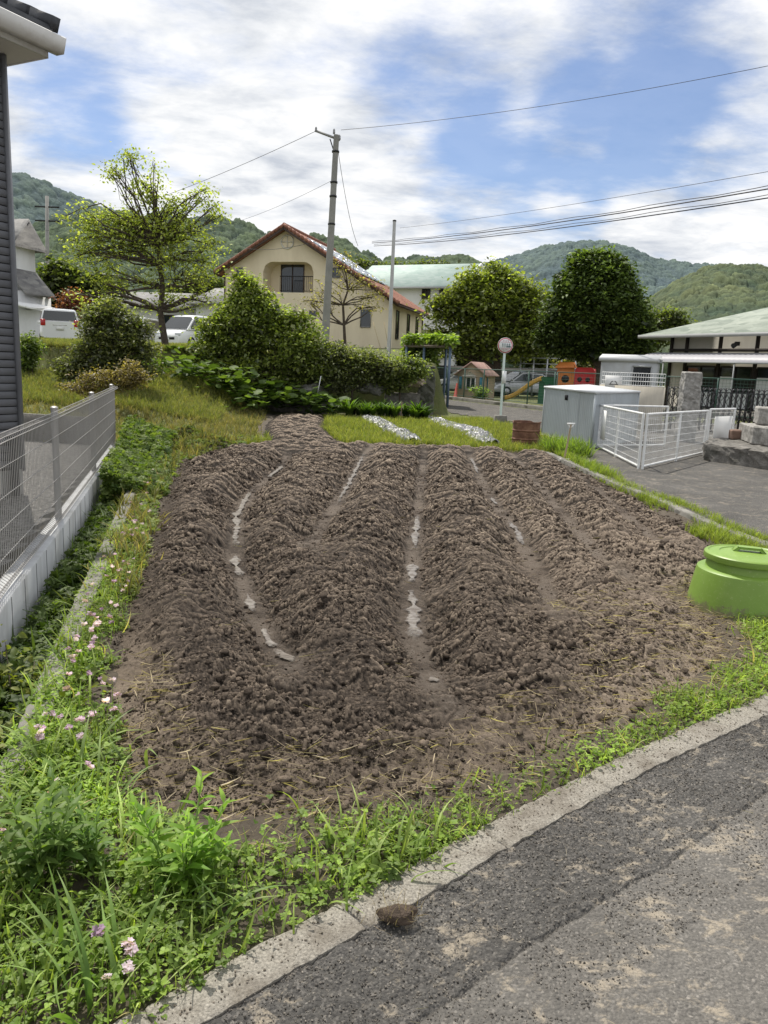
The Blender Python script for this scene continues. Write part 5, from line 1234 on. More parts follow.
# grey cabin with a dark window, behind the wall
def cabin():
    A=D(600,376,31);B=D(655,376,30); A[2]=B[2]=0; d=B-A; W=np.linalg.norm(d)
    T,u,v,P=box_house('cabin','flat pale grey metal cabin with one dark window behind the cream wall','_' and A,-math.atan2(d[1],d[0]),W,.8,D(630,361,30)[2],mat('cabin_panel',(.5,.52,.54),.5,.05,1,.05,dirt=(.4,.4,.4)),mat('cabin_roof',(.5,.51,.52),.5,.08,2),.12,ov=.08)
    win(T,u,v,W*.76,1.0,W*.34,.95,0,frame=mat('grey_gutter',(.35,.36,.36)),mull=0)
cabin()
def cream_wall():
    A=D(597,430,23.5);B=D(660,430,22.3); A[2]=B[2]=0; T=thing('garden_wall','cream rendered wall with a strip of white mesh along its top, behind the storage box','wall',A); d=B-A; up=np.array([0,0,1.])
    b=MB(); b.beam(up*.63,d+up*.63,.18,1.3); b.build('render',mat('cream_render',(.52,.48,.40),.9,.07,1,.2,dirt=(.36,.33,.28),dscale=1.5,streak=1),T)
    b=MB(); L=np.linalg.norm(d); n=int(L/.07)
    for i in range(n+1): b.tube([d*i/n+up*1.28,d*i/n+up*1.66],.006,4,False)
    for z in (1.3,1.42,1.54,1.65): b.tube([up*z,d+up*z],.009,4,False)
    b.build('mesh_strip',WHITEP,T)
    b=MB(); b.box(d*.18-np.array([0,.13,0])+up*1.35,(.5,.03,.42)); k=b.build('notice_plate',mat('white_board',(.8,.8,.78),.5,.03,3,0),T)
    b=MB(); c=d*.18-np.array([0,.148,0])+up*1.30; b.tube([c+np.array([.1*math.cos(a),0,.1*math.sin(a)]) for a in np.linspace(0,PI,9)],.012,5); b.beam(c-[.14,0,0],c+[.14,0,0],.012,.02); b.build('plate_drawing',mat('dark_grey_ink',(.1,.1,.1)),k)
cream_wall()
# ---------------- old house and roofs at the left, far behind
KAW=shingle('grey_pantile',(.10,.10,.105),(.24,.235,.225))
def old_house():
    A=D(-60,340,44);B=D(15,340,43); A[2]=B[2]=2.1; d=B-A; W=np.linalg.norm(d)
    T,u,v,P=box_house('house','old white walled house with grey pantile roofs at the left','_' and A,-math.atan2(d[1],d[0]),W,2.0,D(20,238,43)[2]-2.1,WHW,KAW,1.0,ov=.45)
    b=MB(); up=np.array([0,0,1.]); b.beam(P(W-2.2,-.05,3.2),P(W-.15,-.05,3.2),.1,.02); b.quad(P(W-2.3,-.07,2.8),P(W-.1,-.07,2.8),P(W-.1,-.07,5.6),P(W-2.3,-.07,5.6)); b.build('black_cladding',mat('black_boards',(.03,.032,.035),.6,.2,5,.2),T)
    b=MB(); 
    V=[P(W,-.6,3.9),P(W+1.2,-.6,2.6),P(W+1.2,2,2.6),P(W,2,3.9)]; b.add(V+[k-up*.14 for k in V],[[0,1,2,3],[0,4,5,1],[1,5,6,2],[4,7,6,5]]); b.build('lean_to_roof',KAW,T)
    b=MB(); b.box(P(W+.45,.9,.8),(.9,2.2,3.8),rz=math.atan2(u[1],u[0])); b.build('lean_to_wall',WHW,T)
    b=MB(); V=[P(W-.2,-1.6,2.2),P(W+2.3,-1.6,1.75),P(W+2.3,.6,1.85),P(W-.2,.6,2.3)]; b.add(V+[k-up*.1 for k in V],[[0,1,2,3],[0,4,5,1],[1,5,6,2],[4,7,6,5]]); b.build('porch_roof',WHITEP,T)
    b=MB(); b.box(P(W+.95,-.2,.3),(2.2,.9,2.7),rz=math.atan2(u[1],u[0])); b.build('porch_wall',WHW,T)
old_house()
for i,(px0,px1,py,Y,H,lab,rf) in enumerate(((112,196,322,62,3.0,'low dark roofed house glimpsed behind the tall loose tree',KAW),(62,108,330,70,3.6,'pale roofed house far behind the small left tree',mat('pale_sheet_roof',(.55,.56,.57),.5,.05,1)),(196,224,320,58,3.2,'narrow white house between the tall loose tree and the cream house',KAW))):
    A=D(px0,py,Y);B=D(px1,py,Y-1); A[2]=B[2]=2.4; d=B-A; W=np.linalg.norm(d)
    T,u,v,P=box_house('house',lab,A,-math.atan2(d[1],d[0]),W,6,H,WHW,rf,1.2,ov=.5)
    win(T,u,v,W*.3,.9,W*.18,1.2,0,mull=1,frame=BRWN); win(T,u,v,W*.7,.5,W*.18,1.9,0,mull=1,frame=BRWN)

# ================================================================== VEHICLES
def car(label,loc,rz,paint,kind='minivan',L=4.6,Wd=1.75,H=1.75,cat='minivan'):
    T=thing('parked_car',label,cat,loc,rz,group='cars parked behind the plot'); hw=Wd/2
    # x forward; lower body stations then glasshouse
    if kind=='minivan': top=[(-L/2+.10,.98),(-L/2+.22,1.0),(L*.22,1.0),(L*.36,.97),(L/2-.10,.80),(L/2,.62)]; gh=[(-L/2+.12,.98),(-L/2+.38,H-.07),(-L/2+.7,H),(L*.12,H-.01),(L*.2,H-.08),(L*.37,.97)]
    else: top=[(-L/2,.85),(-L*.3,.92),(L*.18,.93),(L*.42,.78),(L/2,.62)]; gh=[(-L*.46,.88),(-L*.25,H-.05),(-.1,H),(L*.06,H-.03),(L*.26,.9)]
    xs=np.linspace(-L/2,L/2,34); zt=np.interp(xs,[p[0] for p in top],[p[1] for p in top]); V=[]
    prof=[(-.86,.26),(-.97,.32),(-1.0,.5),(-.985,.72),(-.94,.90),(-.86,1.0),(0,1.015),(.86,1.0),(.94,.90),(.985,.72),(1.0,.5),(.97,.32),(.86,.26)]
    for x,z in zip(xs,zt):
        e=1-.16*max(0,(abs(x)-L/2+.45)/.45)**2; lo=.24
        for a,q in prof: 
            zz=lo+(z-lo)*((q-.26)/.74) if q<1.01 else z+.015
            V.append((x,a*hw*e,zz))
    b=MB(); k=len(prof); b.grid(np.array(V),len(xs),k)
    for e0 in (0,len(xs)-1): b.add(V[e0*k:(e0+1)*k],None,[[0,i,i+1] for i in range(1,k-1)])
    body=b.build('body',paint,T,smooth=True)
    # roof and pillars as a shell; windows slightly proud
    gx=[p[0] for p in gh]; gzz=[p[1] for p in gh]; xs=np.linspace(gx[0],gx[-1],26); V=[]
    for x in xs:
        z=np.interp(x,gx,gzz); base=np.interp(x,[p[0] for p in top],[p[1] for p in top])-.03; h=max(.0,(z-base)/(H-base)); w1=hw*.95; w2=hw*(.95-.17*h)
        V+=[(x,-w1,base),(x,-w2,base+(z-base)*.93),(x,-w2*.88,z),(x,0,z+.015),(x,w2*.88,z),(x,w2,base+(z-base)*.93),(x,w1,base)]
    b=MB(); b.grid(np.array(V),len(xs),7); b.build('cabin',paint,T,smooth=True)
    def side(sy,xa,xb):
        b=MB(); P=[]
        n=8
        for i in range(n+1):
            x=xa+(xb-xa)*i/n; z=np.interp(x,gx,gzz)-.11; base=np.interp(x,[p[0] for p in top],[p[1] for p in top])+.04; z=max(z,base+.01); h=lambda q:(q-base)/(H-base); 
            P.append((x,sy*(hw*(.955-.17*h(base)*0)+.006-.0),base)); P.append((x,sy*(hw*(.95-.165*(z-base)/(H-base))+.012),z))
        b.grid(np.array(P),n+1,2); b.build('side_window',GLASS,T)
    if kind=='minivan': spans=[(-L/2+.42,-L*.18),(-L*.16,L*.06),(L*.08,L*.30)]
    else: spans=[(-L*.34,-.1),(-.05,L*.2)]
    for sy in (-1,1):
        for a,c in spans: side(sy,a,c)
    def cross(x0,x1,z0,z1,w0,w1,name,m,off):
        b=MB(); b.quad((x0+off,-w0,z0),(x0+off,w0,z0),(x1+off,w1,z1),(x1+off,-w1,z1)); return b.build(name,m,T)
    cross(gx[-1]-.05,gx[-2]+.04,gzz[-1]+.06,gzz[-2]-.03,hw*.86,hw*.74,'windscreen',GLASS,.04)
    cross(gx[0]+.03,gx[1]-.02,gzz[0]+.06,gzz[1]-.05,hw*.84,hw*.74,'rear_window',GLASS,-.035)
    for sx in (-1,1):
        for sy in (-1,1):
            w_=MB(); c=(sx*L*.31,sy*(hw-.09),.31); w_.tube([(c[0],c[1]-.1,c[2]),(c[0],c[1]+.1,c[2])],.31,24); W_=w_.build('wheel',RUBBER,T)
            r=MB(); r.tube([(c[0],c[1]+sy*.10,c[2]),(c[0],c[1]+sy*.112,c[2])],.19,20); r.build('rim',STEEL,W_)
    for sy in (-1,1):
        b=MB(); b.box((-L/2+.03,sy*hw*.80,.93 if kind=='minivan' else .75),(.1,hw*.24,.30)); b.build('tail_light',mat('tail_red',(.42,.015,.02),.2,.1,5,0,coat=.5),T,bevel=.03)
        b=MB(); b.box((L/2-.12,sy*hw*.70,.70),(.16,hw*.34,.16)); b.build('headlight',mat('lamp_glass',(.55,.57,.6),.08,.1,5,0,spec=1),T,bevel=.03)
        b=MB(); b.box((L*.25,sy*(hw+.09),1.03),(.10,.18,.14)); b.build('wing_mirror',paint,T,bevel=.03)
    b=MB(); b.box((-L/2-.012,0,.68),(.012,.33,.165)); b.build('number_plate',mat('plate_white',(.7,.7,.68),.4,.03,3,0),T)
    b=MB(); b.box((L/2+.005,0,.45),(.012,.33,.165)); b.build('number_plate',mat('plate_white',(.7,.7,.68)),T)
    b=MB(); b.box((L/2-.03,0,.50),(.07,hw*1.1,.12)); b.build('grille',BLACK,T)
    b=MB(); b.box((-L/2+.01,0,.83),(.03,.6,.03)); b.build('handle_strip',mat('chrome',(.6,.6,.6),.15,.05,3,0,metal=.9),T)
    return T
WPAINT=mat('white_car_paint',(.74,.75,.76),.25,.02,1,0,coat=.6); SPAINT=mat('silver_car_paint',(.45,.46,.47),.3,.03,1,0,metal=.4,coat=.6); DPAINT=mat('dark_car_paint',(.07,.075,.08),.25,.05,1,0,coat=.6)
p=D(47,344,37.); car('white estate car seen from behind beside the dark grey house',(p[0],p[1]+1.6,TH(p[0],p[1]+1)),Rd(112),WPAINT,L=4.5,Wd=1.78,H=1.6)
p=D(187,346,40.); car('white van facing the camera behind the trunk of the tall loose tree',(p[0],p[1]+1.5,float(TH(p[0],p[1]))),Rd(-112),WPAINT,L=4.6,H=1.75,cat='van')
p=D(136,346,43.); car('dark grey car half hidden between the two white vehicles',(p[0],p[1]+1.5,float(TH(p[0],p[1]))),Rd(85),SPAINT,L=4.3,H=1.55,cat='car')
p=D(520,386,50.); car('silver blue car with a broad windscreen behind the playhouse',(p[0],p[1],0.02),Rd(-160),SPAINT,kind='sedan',L=4.6,Wd=1.8,H=1.55,cat='car')
p=D(462,386,52.); car('white car showing its roof left of the playhouse',(p[0],p[1],0.02),Rd(185),WPAINT,kind='sedan',L=4.3,Wd=1.7,H=1.5,cat='car')

# ================================================================== POLES AND LINES
def poles():
    base=D(324.5,340,38.); top=D(336.5,135,38.); base[2]=float(TH(base[0],base[1]))-.1
    T=thing('utility_pole','tall grey concrete utility pole with a single side arm in front of the cream house','utility pole',base); v=top-base; m=mat('pole_concrete',(.27,.265,.25),.85,.12,3,.15,dirt=(.2,.2,.19),dscale=2)
    b=MB(); b.tube([v*t_ for t_ in np.linspace(0,1,8)],np.linspace(.20,.125,8),16); b.build('post',m,T,smooth=True)
    at=lambda px,py: D(px,py,38.)-base
    b=MB(); b.beam(at(340,140),at(315,130.5),.09,.09); b.build('cross_arm',mat('galv',(.3,.3,.3),.5,.1,3,0,metal=.5),T)
    b=MB(); b.tube([at(330,139),at(334.5,153)],.03,6); b.build('brace',BLACK,T)
    for q in ((316,131),(334,133),(339.5,139)):
        b=MB(); b.lathe(at(*q),[(.0,-.05),(.05,-.04),(.06,.05),(.04,.09),(.06,.12),(.0,.2)],10); b.build('insulator',mat('insulator_grey',(.3,.3,.32),.3),T)
    for z in (.62,.74,.80,.93):
        b=MB(); b.tube([v*z+[0,0,-.04],v*z+[0,0,.04]],.175,14); b.build('band',BLACK,T)
    b2=D(389,343,33.); t2=D(394.5,221,33.); b2[2]=float(TH(b2[0],b2[1]))-.1
    T2=thing('steel_pole','slim pale grey steel pole standing right of the utility pole','pole',b2); b=MB(); b.tube([(0,0,0),t2-b2],[.085,.065],12); b.build('post',mat('pale_pole',(.45,.45,.45),.5,.1,3,0,metal=.3),T2,smooth=True)
    b=MB(); b.lathe(t2-b2,[(.075,-.02),(.08,.03),(0,.06)],12); b.build('cap',BLACK,T2)
    b3=D(47,330,60.); t3=D(47,196,60.); b3[2]=2.; T3=thing('utility_pole','thin distant utility pole beside the old white house','utility pole',b3); v=t3-b3
    b=MB(); b.tube([(0,0,0),v],[.17,.12],10); b.build('post',m,T3)
    b=MB(); 
    for q in (.93,.84): b.beam(v*q+[-.9,0,0],v*q+[.9,0,0],.1,.1)
    b.build('cross_arm',BLACK,T3)
poles()
CABLE=mat('cable',(.015,.015,.017),.6,.1,5,0)
def wire(label,a,b_,r,sag=.25,n=24,name='power_line',extra=0):
    P=[a+(b_-a)*t_-np.array([0,0,sag*4*t_*(1-t_)]) for t_ in np.linspace(0,1,n)]
    b=MB(); b.tube(P,r,5)
    if extra:
        for k in range(extra): b.tube([p+np.array([0,.05,.10*(k+1)])+np.array([0,0,.03*math.sin(i*1.7+k)]) for i,p in enumerate(P)],r*.6,5)
    o=b.build(name,CABLE,None); tag(o,label,'cable',None)
wire('thin line running from the utility pole arm down to the far left',D(316,131,38),D(40,232,55),.011,.5)
wire('thin line crossing the sky from the pole top to the top right',D(341,130,38),D(830,53,30),.011,.3)
wire('upper thick cable bundle rising to the right edge',D(372,243,60),D(800,183.5,24),.022,.25,extra=1)
wire('lower thick cable bundle rising to the right edge',D(374,246,60),D(800,193,24),.020,.25,extra=1)
wire('thin line above the thick cables at the right',D(400,228,60),D(800,166,26),.010,.15)
wire('slack stay line hanging from the pole top towards the cream house roof',D(338,150,38),D(358,246,46),.012,.5)
wire('thin service line from the pole to the left behind the loose tree',D(331,181,38),D(190,232,60),.008,.4)
wire('service line running to the gable of the cream house',D(332,236,38),D(243,248,51),.012,.3)
# ================================================================== STREET SIDE
GRNW=mat('green_fence_coating',(.05,.11,.085),.5,.1,5,0)
def street_fence(A,B,label,H=1.45,nm='mesh_fence'):
    A=np.array([A[0],A[1],.16]);B=np.array([B[0],B[1],.16]); T=thing(nm,label,'fence',A); d=B-A; L=np.linalg.norm(d); up=np.array([0,0,1.]); n=max(2,int(round(L/2.)))
    for i in range(n+1): b=MB(); b.tube([d*i/n,d*i/n+up*H],.03,8); b.build('post',GRNW,T)
    b=MB(); b.tube([up*H,d+up*H],.022,6); b.tube([up*.08,d+up*.08],.016,6); b.build('rails',GRNW,T)
    b=MB(); k=int(L/.12)
    for i in range(k): b.tube([d*i/k+up*.08,d*i/k+up*H],.004,3,False)
    for z in np.arange(.2,H,.12): b.tube([up*z,d+up*z],.004,3,False)
    b.build('wire_infill',GRNW,T)
street_fence(FA,FB,'green wire mesh fence along the street in front of the playhouse')
street_fence((FB[0]+.1,FB[1]),(15.8,27.0),'green wire mesh fence of the play yard behind the storage box and gate')
street_fence((-2.5,52.3),(2.2,43.7),'green wire mesh fence farther along the street beyond the pergola')
# playground ground and lawn are part of the terrain
def playhouse():
    O=D(457,396,41.5); O[2]=.0; ang=Rd(24); u,v=basis(O,ang); up=np.array([0,0,1.]); P=lambda x,d,z:u*x+v*d+up*z
    T=thing('playhouse','small beige wooden playhouse with a pinkish roof and blue shutters','playhouse',O); W=1.45;Dp=2.0;H=1.35;rh=.55
    wm=mat('beige_board',(.42,.33,.23),.8,.1,3,.15)
    b=MB(); c=[P(0,0,0),P(W,0,0),P(W,Dp,0),P(0,Dp,0),P(0,0,H),P(W,0,H),P(W,Dp,H),P(0,Dp,H),P(W/2,0,H+rh),P(W/2,Dp,H+rh)]
    b.add(c,[[0,1,5,4],[1,2,6,5],[2,3,7,6],[3,0,4,7]],[[4,5,8],[6,7,9]]); b.build('wall',wm,T)
    b=MB(); o=.18; s=rh/(W/2)
    for sg in (0,1):
        x0=W+o if sg else -o; V=[P(W/2,-o,H+rh+.03),P(x0,-o,H-o*s+.03),P(x0,Dp+o,H-o*s+.03),P(W/2,Dp+o,H+rh+.03)]; b.add(V+[k+up*.06 for k in V],[[0,1,2,3],[4,7,6,5],[0,4,5,1],[1,5,6,2],[2,6,7,3]])
    b.build('roof',mat('pink_brown_roof',(.42,.27,.23),.8,.15,4,.1),T)
    win(T,u,v,W*.5,.55,.5,.62,0,mull=1); 
    win(T,v,-u,Dp*.5,.55,.7,.6,0,mull=1); b=MB()
    for x in (.16,W-.16): b.beam(P(x,-.03,.55),P(x,-.03,1.2),.16,.03)
    b.build('shutters',mat('blue_shutter',(.05,.2,.28),.5),T)
    b=MB(); b.beam(P(W+.03,Dp*.5-.5,.55),P(W+.03,Dp*.5-.5,1.2),.03,.18); b.build('side_shutter',mat('blue_shutter',(.05,.2,.28)),T)
    b=MB(); b.prism([(-.4,0),(.4,0),(0,.25)],'y',0,.22); pr=b.build('window_hood',mat('pale_hood',(.6,.57,.5),.7),T); pr.location=[float(a) for a in P(W/2,-.24,1.22)]
playhouse()
def play_frame():
    O=D(549,386,36.5); O[2]=.12; T=thing('climbing_frame','plastic climbing frame in red, orange and green with a yellow slide','climbing frame',O,Rd(-18))
    red=mat('red_plastic',(.42,.025,.03),.45,.1,3,0); org=mat('orange_plastic',(.52,.17,.04),.45,.1,3,0); grn=mat('dark_green_plastic',(.02,.12,.05),.45,.1,3,0); yel=mat('yellow_plastic',(.55,.33,.06),.45,.1,3,0)
    def pan(x,y,w,h,m,name,holes,z=0.,rz=0):
        b=MB(); r=.1; pts=[(-w/2,0),(w/2,0),(w/2,h-r),(w/2-r,h),(-w/2+r,h),(-w/2,h-r)]; b.prism(pts,'y',-.04,.04); o=b.build(name,m,T,bevel=.015); o.location=(x,y,z); o.rotation_euler=(0,0,rz)
        for (hx,hz,hr) in holes:
            b=MB(); b.tube([(hx,-.045,hz),(hx,.045,hz)],hr,14); b.build('opening',BLACK,o)
    pan(1.55,0,.85,1.75,red,'red_panel',[(-.18,1.2,.11),(.18,1.2,.11),(0,.5,.2)]); pan(.72,-.03,.78,1.85,org,'orange_panel',[(0,1.2,.18),(0,.5,.16)])
    pan(1.98,.42,.85,1.7,red,'red_side_panel',[],rz=Rd(90)); pan(-.1,.3,.8,1.25,grn,'green_panel',[(.1,.8,.13)])
    b=MB(); b.prism([(-.45,1.72),(.45,1.72),(.3,1.95),(-.3,1.95)],'y',-.2,.7); o=b.build('canopy',org,T,bevel=.03); o.location=(.72,0,0)
    b=MB(); V=[]
    for i in range(17):
        f=i/16; x=-.4-1.75*f; z=1.0*(1-f)**1.2*(1) +.12+.06*math.sin(f*PI*2); 
        for (yy,dz) in ((-.26,.16),(-.24,.02),(-.2,0),(.2,0),(.24,.02),(.26,.16)): V.append((x,yy+.3,z+dz))
    b.grid(np.array(V),17,6); o=b.build('slide',yel,T,smooth=True); m_=o.modifiers.new('s','SOLIDIFY'); m_.thickness=.05
    b=MB(); V=[]
    for i in range(13):
        a=PI*i/12
        for yy in (-.3,.3): V.append((-.55+.42*math.cos(a),yy+.5,.75+.42*math.sin(a)))
    b.grid(np.array(V),13,2); o=b.build('tunnel',grn,T,smooth=True); m_=o.modifiers.new('s','SOLIDIFY'); m_.thickness=.05
play_frame()
def cone():
    O=D(457,384,43.); O[2]=0; T=thing('traffic_cone','small red object like a cone standing left of the playhouse','cone',O)
    b=MB(); b.lathe((0,0,0),[(.2,.03),(.16,.05),(.04,.8),(0,.82)],14); b.build('cone_body',mat('cone_red',(.5,.06,.04),.5),T); b=MB(); b.box((0,0,.02),(.42,.42,.04)); b.build('base',mat('cone_red',(.5,.06,.04)),T)
cone()
# ---------------- black film over the rows in the grass
def mulch(label,line,w,seed):
    pts=[G(*p)[:2] for p in line]; L=np.concatenate([[0],np.cumsum([math.dist(a,b) for a,b in zip(pts[:-1],pts[1:])])]); n=int(L[-1]/.035); s=np.linspace(0,L[-1],n); m=34
    px=np.interp(s,L,[p[0] for p in pts]); py=np.interp(s,L,[p[1] for p in pts]); U=np.linspace(-1,1,m)
    ww=w*(.8+.35*vn(s*1.5,s*0,seed))*np.sin(np.clip((s+.05)/(L[-1]+.1),0,1)*PI)**.25
    X=px[:,None]+U[None]*ww[:,None]; Y=np.repeat(py[:,None],m,1)
    cr=1-2*np.abs(fbm(X*5,Y*4,4,seed+2,.6)); Z=.03+.11*(1-U[None]**4)*(.75+.3*vn(s*2,s*0,seed+5)[:,None])+.075*cr*(.6+.8*vn(X*2,Y*2,seed+8))
    mt=mat('silver_black_film',(.12,.125,.135),.38,.85,7,.5,25,.02,spec=.6)
    b=MB(); b.grid(np.stack([X,Y,Z],-1).reshape(-1,3),n,m); o=b.build('mulch_film',mt,None,smooth=False); tag(o,label,'plastic film','plastic film over rows in the grass')
mulch('crumpled grey plastic film over the narrower left row in the grass',[(366,419),(385,428),(414,444)],.36,3)
mulch('crumpled grey plastic film over the broader right row near the drum',[(425,420),(450,427),(470,433),(492,447)],.42,8)
def stake(px0,px1,Y,label,m):
    a=D(*px0,Y); b_=D(*px1,Y); b=MB(); b.tube([a,b_],.012,6); o=b.build('stake',m,None); tag(o,label,'stake')
stake((317,396),(321,376),23.4,'thin pale stake leaning in front of the boulders',WHITEP)
stake((401,420),(402,402),21.5,'thin brown stick standing in the grass between the two film rows',mat('brown_stick',(.2,.13,.08)))
stake((381,350),(373,322),33,'long pale bamboo pole leaning near the cream house window',mat('bamboo',(.45,.35,.2)))
stake((388,345),(384,322),33.5,'orange brown pole leaning by the slim steel pole',mat('bamboo',(.45,.35,.2)))

# ================================================================== TREES AND SHRUBS
LT=T_leaf(.55,.1,.2); CARD=T_card(.62)
def crown(s,blobs,Y,ncl,nlf,leaf,cr,C1,C2,T=CARD,dy=.8,shell=.45,up=1.25,taper=True,low=.65,kwsat=True):
    """leaf clumps through the volume of picture-measured blobs standing at distance Y; returns clump centres per blob"""
    out=[]
    zs=[D(b[0],b[1],Y)[2] for b in blobs]; z0=min(zs)-1; z1=max(zs)+1
    sat=[]
    for b in blobs:
        for k in range(3 if kwsat else 0):
            a=rng.random()*2*PI; f=.28+.2*rng.random(); dn=b[4] if len(b)>4 else 1
            sat.append((b[0]+math.cos(a)*b[2]*.95,b[1]+math.sin(a)*b[3]*.95*(1 if math.sin(a)<0 else .6),b[2]*f,b[3]*f,dn*.9))
    blobs=list(blobs)+sat
    tot=sum(b[2]*b[3] for b in blobs)
    for b in blobs:
        dyb=b[5] if len(b)>5 else 0; c=D(b[0],b[1],Y+dyb); k=(Y+dyb)/F; rx,rz=b[2]*k,b[3]*k; ry=(rx+rz)/2*dy; dens=b[4] if len(b)>4 else 1
        n=max(3,int(ncl*b[2]*b[3]/tot*dens)); q=rng.normal(size=(n,3)); q/=np.linalg.norm(q,axis=1)[:,None]; q*=(rng.random(n)**shell)[:,None]
        P=c+q*np.array([rx,ry,rz]); P+=rng.normal(size=P.shape)*.05*rx
        out.append((c,P))
        m=nlf; L=np.repeat(P,m,0)+rng.normal(size=(n*m,3))*np.array([cr,cr,cr*.6]); 
        tone=np.repeat(.55+.9*rng.random(n),m)*(low+(1-low)*np.clip((L[:,2]-z0)/(z1-z0),0,1))  # light factor in the leaf colour: lower leaves painted darker, clumps vary
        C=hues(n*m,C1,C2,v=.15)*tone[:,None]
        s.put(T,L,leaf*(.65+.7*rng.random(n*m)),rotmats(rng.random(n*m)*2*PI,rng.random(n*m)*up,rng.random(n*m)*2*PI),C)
    return out
def limbs(bm,trunk,groups,r0,r1=.012,twig=.35,every=1):
    tr=np.array(trunk); k=len(tr); rad=np.linspace(r0,r0*.45,k); bm.tube(tr,rad,10)
    for c,P in groups:
        i=int(np.argmin(np.linalg.norm(tr-c,axis=1)+ (tr[:,2]>c[2])*3)); i=max(i,k//3); a=tr[i]
        mid=(a+c)/2+rng.normal(size=3)*.08*np.linalg.norm(c-a)+np.array([0,0,.06*np.linalg.norm(c-a)])
        pts=[a,(a+mid)/2+rng.normal(size=3)*.05,mid,(mid+c)/2+rng.normal(size=3)*.06,c]; bm.tube(pts,np.linspace(rad[i]*.6,rad[i]*.22,5),7)
        for p in P[::every]:
            j=pts[rng.integers(2,5)]; m_=(j+p)/2+rng.normal(size=3)*.12*np.linalg.norm(p-j); bm.tube([j,m_,p],[rad[i]*.2,rad[i]*.12,r1],5,False)
def tree(name,label,cat,Y,trunkpx,blobs,r0,ncl,nlf,leaf,cr,C1,C2,mt=LEAF,group=None,T=CARD,every=1,core=None,**kw):
    tp=[D(px,py,Y+(q[0] if q else 0)) for px,py,*q in trunkpx]; base=tp[0].copy(); base[2]=min(float(TH(base[0],base[1])),base[2]); Th=thing(name,label,cat,base,group=group)
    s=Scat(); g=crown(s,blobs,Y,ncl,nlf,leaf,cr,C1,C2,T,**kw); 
    if core: crown(s,[(b[0],b[1],b[2]*.8,b[3]*.8)+tuple(b[4:]) for b in blobs],Y,core[0],core[1],core[2],cr,[c*.45 for c in C1],[c*.5 for c in C2],CARD,shell=.6,kwsat=False)  # core leaves get darkened colours, painted shade inside the crown
    b=MB(); limbs(b,[base-[0,0,.1]]+tp[1:] if np.linalg.norm(tp[0]-base)<.5 else [base-[0,0,.1]]+tp,g,r0,every=every)
    for l in (b.v,): 
        for i in range(len(l)): l[i]=l[i]-base
    for i in range(len(s.V)): s.V[i]=s.V[i]-base.astype(np.float32)
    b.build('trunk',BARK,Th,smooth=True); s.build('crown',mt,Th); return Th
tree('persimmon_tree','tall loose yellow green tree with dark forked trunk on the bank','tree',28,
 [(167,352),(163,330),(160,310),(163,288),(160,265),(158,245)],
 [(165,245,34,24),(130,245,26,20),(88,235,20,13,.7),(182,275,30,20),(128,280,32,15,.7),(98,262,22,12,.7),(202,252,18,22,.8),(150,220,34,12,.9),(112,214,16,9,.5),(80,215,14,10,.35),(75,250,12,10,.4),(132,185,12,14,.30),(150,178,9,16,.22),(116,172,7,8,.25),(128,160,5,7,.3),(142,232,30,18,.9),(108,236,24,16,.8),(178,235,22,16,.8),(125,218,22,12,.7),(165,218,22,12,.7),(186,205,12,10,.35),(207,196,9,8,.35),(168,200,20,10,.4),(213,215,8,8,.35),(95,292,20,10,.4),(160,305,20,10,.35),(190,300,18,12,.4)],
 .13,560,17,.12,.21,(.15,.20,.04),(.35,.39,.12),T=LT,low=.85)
tree('shrub','mid height olive green shrub with pale leaf tips left of the loose tree','shrub',20,[(112,388),(111,365),(110,345)],
 [(106,335,22,26),(88,358,20,22,.8),(132,345,20,22,.9),(113,306,14,14,.6),(101,318,16,14,.7),(124,325,16,14,.8),(72,370,16,13,.8),(104,368,34,14),(134,370,22,12),(140,330,8,10,.4),(92,330,8,12,.5)],
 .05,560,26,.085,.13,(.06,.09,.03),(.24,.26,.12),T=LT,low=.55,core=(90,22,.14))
tree('shrub','reddish brown dry shrub at the foot of the olive one, above the fence end','shrub',17.5,[(112,398),(112,388)],[(112,380,26,12),(85,384,20,10),(130,374,14,10)],.03,160,24,.06,.1,(.10,.085,.035),(.26,.21,.10),T=LT)
tree('shrub','large broad glossy green shrub in front of the cream house','shrub',24.5,[(245,405),(245,380),(245,350),(248,320)],
 [(245,330,34,28),(250,292,15,16,.7),(236,310,12,12,.7),(264,306,11,13,.6),(219,350,24,20),(213,330,9,9,.5),(288,348,30,26),(276,322,20,16,.8),(240,375,56,18),(302,370,24,18),(203,378,16,14),(215,384,28,13),(308,345,14,18,.7),(222,330,16,14,.8),(196,352,8,8,.5),(300,318,8,8,.4),(240,280,6,8,.4)],
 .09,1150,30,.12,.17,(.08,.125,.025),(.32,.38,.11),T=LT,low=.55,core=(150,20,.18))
tree('shrub','dull green twiggy shrub covering the boulders right of the utility pole','shrub',24.6,[(352,392),(352,375)],
 [(340,360,24,11),(365,362,24,9),(335,375,24,11,.9),(360,373,26,9,.9),(325,364,16,14),(336,349,9,6,.4),(388,369,14,7),(345,386,26,7,.5),(318,380,12,12)],
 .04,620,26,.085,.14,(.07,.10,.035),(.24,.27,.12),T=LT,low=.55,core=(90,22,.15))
tree('shrub','leafy climber tumbling over the right end of the retaining wall','shrub',25.0,[(400,390),(402,372)],
 [(400,365,20,9),(408,374,14,8),(385,372,16,12,.8),(420,368,8,7),(390,385,16,7,.7),(372,378,12,9,.6)],
 .04,420,26,.085,.13,(.07,.12,.025),(.27,.32,.10),T=LT,low=.5,core=(60,22,.15))
